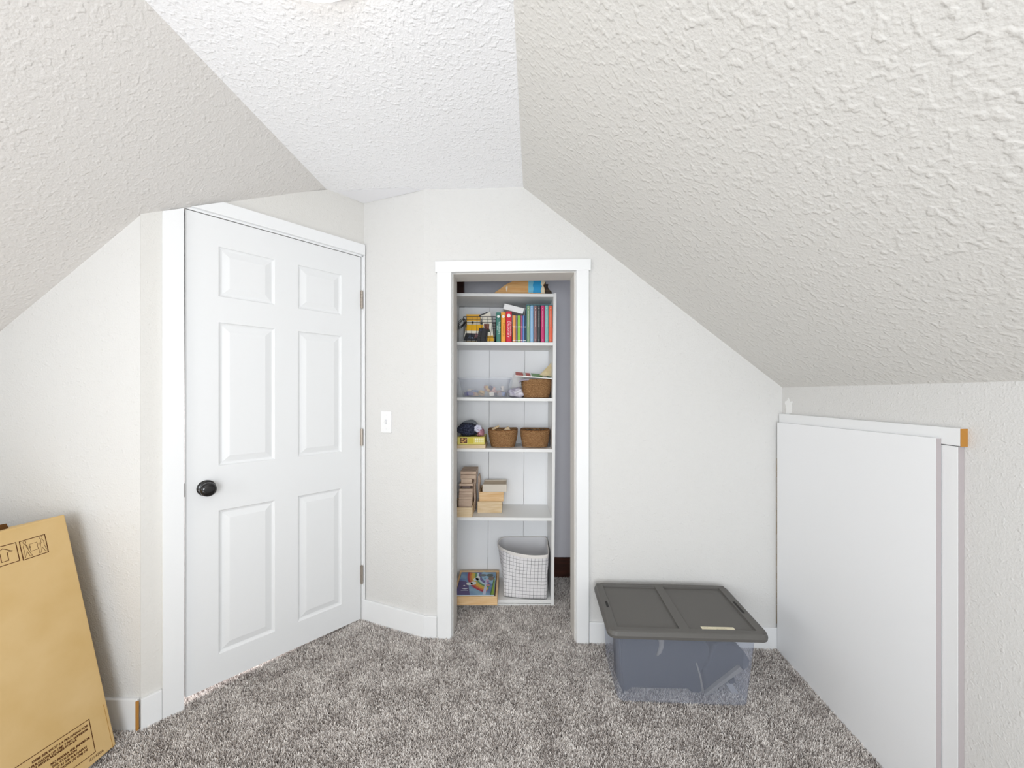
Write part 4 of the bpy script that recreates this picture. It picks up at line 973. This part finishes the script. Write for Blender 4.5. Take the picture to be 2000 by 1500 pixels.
# ---------------------------------------------------------------- carpet pile (stuff): tufts on the seen part of the floor
M_pile = bpy.data.materials.new('carpet_pile'); M_pile.use_nodes = True
nt = M_pile.node_tree; N = nt.nodes; Lk = nt.links
oi = N.new('ShaderNodeObjectInfo'); rp = N.new('ShaderNodeValToRGB')
rp.color_ramp.elements[0].color = lin('8a817c'); rp.color_ramp.elements[1].color = lin('fffaf5')
e = rp.color_ramp.elements.new(.45); e.color = lin('cbc3be')
g = N.new('ShaderNodeNewGeometry'); n1 = N.new('ShaderNodeTexNoise'); n1.inputs['Scale'].default_value = 10; n1.inputs['Detail'].default_value = 3
Lk.new(g.outputs['Position'], n1.inputs['Vector'])
mr = N.new('ShaderNodeMapRange'); mr.inputs[1].default_value = .35; mr.inputs[2].default_value = .7; mr.inputs[3].default_value = -.12; mr.inputs[4].default_value = .21
Lk.new(n1.outputs['Fac'], mr.inputs[0])
ad = N.new('ShaderNodeMath'); ad.operation = 'ADD'; Lk.new(oi.outputs['Random'], ad.inputs[0]); Lk.new(mr.outputs[0], ad.inputs[1])
Lk.new(ad.outputs[0], rp.inputs[0]); Lk.new(rp.outputs[0], N['Principled BSDF'].inputs['Base Color'])
N['Principled BSDF'].inputs['Roughness'].default_value = .9; N['Principled BSDF'].inputs['Specular IOR Level'].default_value = .15
bm = B()
poly = [(-1.99, .95), (kx(.95)-.001, .95), (kx(1.95)-.02, 1.935), (.335, 1.99), (.33, 2.14), (.60, 2.16), (.60, 2.615), (-.40, 2.615), (-.40, 2.17), (-.32, 2.15), (-.318, 2.02), (-.46, 2.01), (-.83, 2.155), (-.95, 2.30), (-1.55, 1.70), (-1.45, 1.485), (-1.99, 1.485)]
f = bm.faces.new([bm.verts.new((x, y, fz(y)-.0115)) for x, y in poly])
bmesh.ops.triangulate(bm, faces=bm.faces)
me = bpy.data.meshes.new('carpet_pile'); bmesh.ops.transform(bm, matrix=WM[floor].inverted(), verts=bm.verts); bm.to_mesh(me); bm.free(); me.materials.append(M_pile)
pile = bpy.data.objects.new('carpet_pile', me); COL.objects.link(pile); pile.parent = floor
pile['kind'] = 'stuff'
G = bpy.data.node_groups.new('pile', 'GeometryNodeTree')
G.interface.new_socket('Geometry', in_out='INPUT', socket_type='NodeSocketGeometry'); G.interface.new_socket('Geometry', in_out='OUTPUT', socket_type='NodeSocketGeometry')
gi = G.nodes.new('NodeGroupInput'); go = G.nodes.new('NodeGroupOutput')
dp = G.nodes.new('GeometryNodeDistributePointsOnFaces'); dp.inputs['Density'].default_value = 75000
ip = G.nodes.new('GeometryNodeInstanceOnPoints')
cn = G.nodes.new('GeometryNodeMeshCone'); cn.inputs['Vertices'].default_value = 4; cn.inputs['Radius Top'].default_value = .0008; cn.inputs['Radius Bottom'].default_value = .0021; cn.inputs['Depth'].default_value = .017
sm = G.nodes.new('GeometryNodeSetMaterial'); sm.inputs['Material'].default_value = M_pile
rot = G.nodes.new('FunctionNodeRandomValue'); rot.data_type = 'FLOAT_VECTOR'; rot.inputs[0].default_value = (-.65, -.65, 0); rot.inputs[1].default_value = (.65, .65, 6.28)
sc2 = G.nodes.new('FunctionNodeRandomValue'); sc2.data_type = 'FLOAT'; sc2.inputs[2].default_value = .7; sc2.inputs[3].default_value = 1.15
G.links.new(gi.outputs[0], dp.inputs[0]); G.links.new(dp.outputs['Points'], ip.inputs['Points'])
G.links.new(cn.outputs['Mesh'], sm.inputs[0]); G.links.new(sm.outputs[0], ip.inputs['Instance'])
G.links.new(rot.outputs[0], ip.inputs['Rotation']); G.links.new(sc2.outputs[1], ip.inputs['Scale'])
G.links.new(ip.outputs[0], go.inputs[0])
mo = pile.modifiers.new('pile', 'NODES'); mo.node_group = G
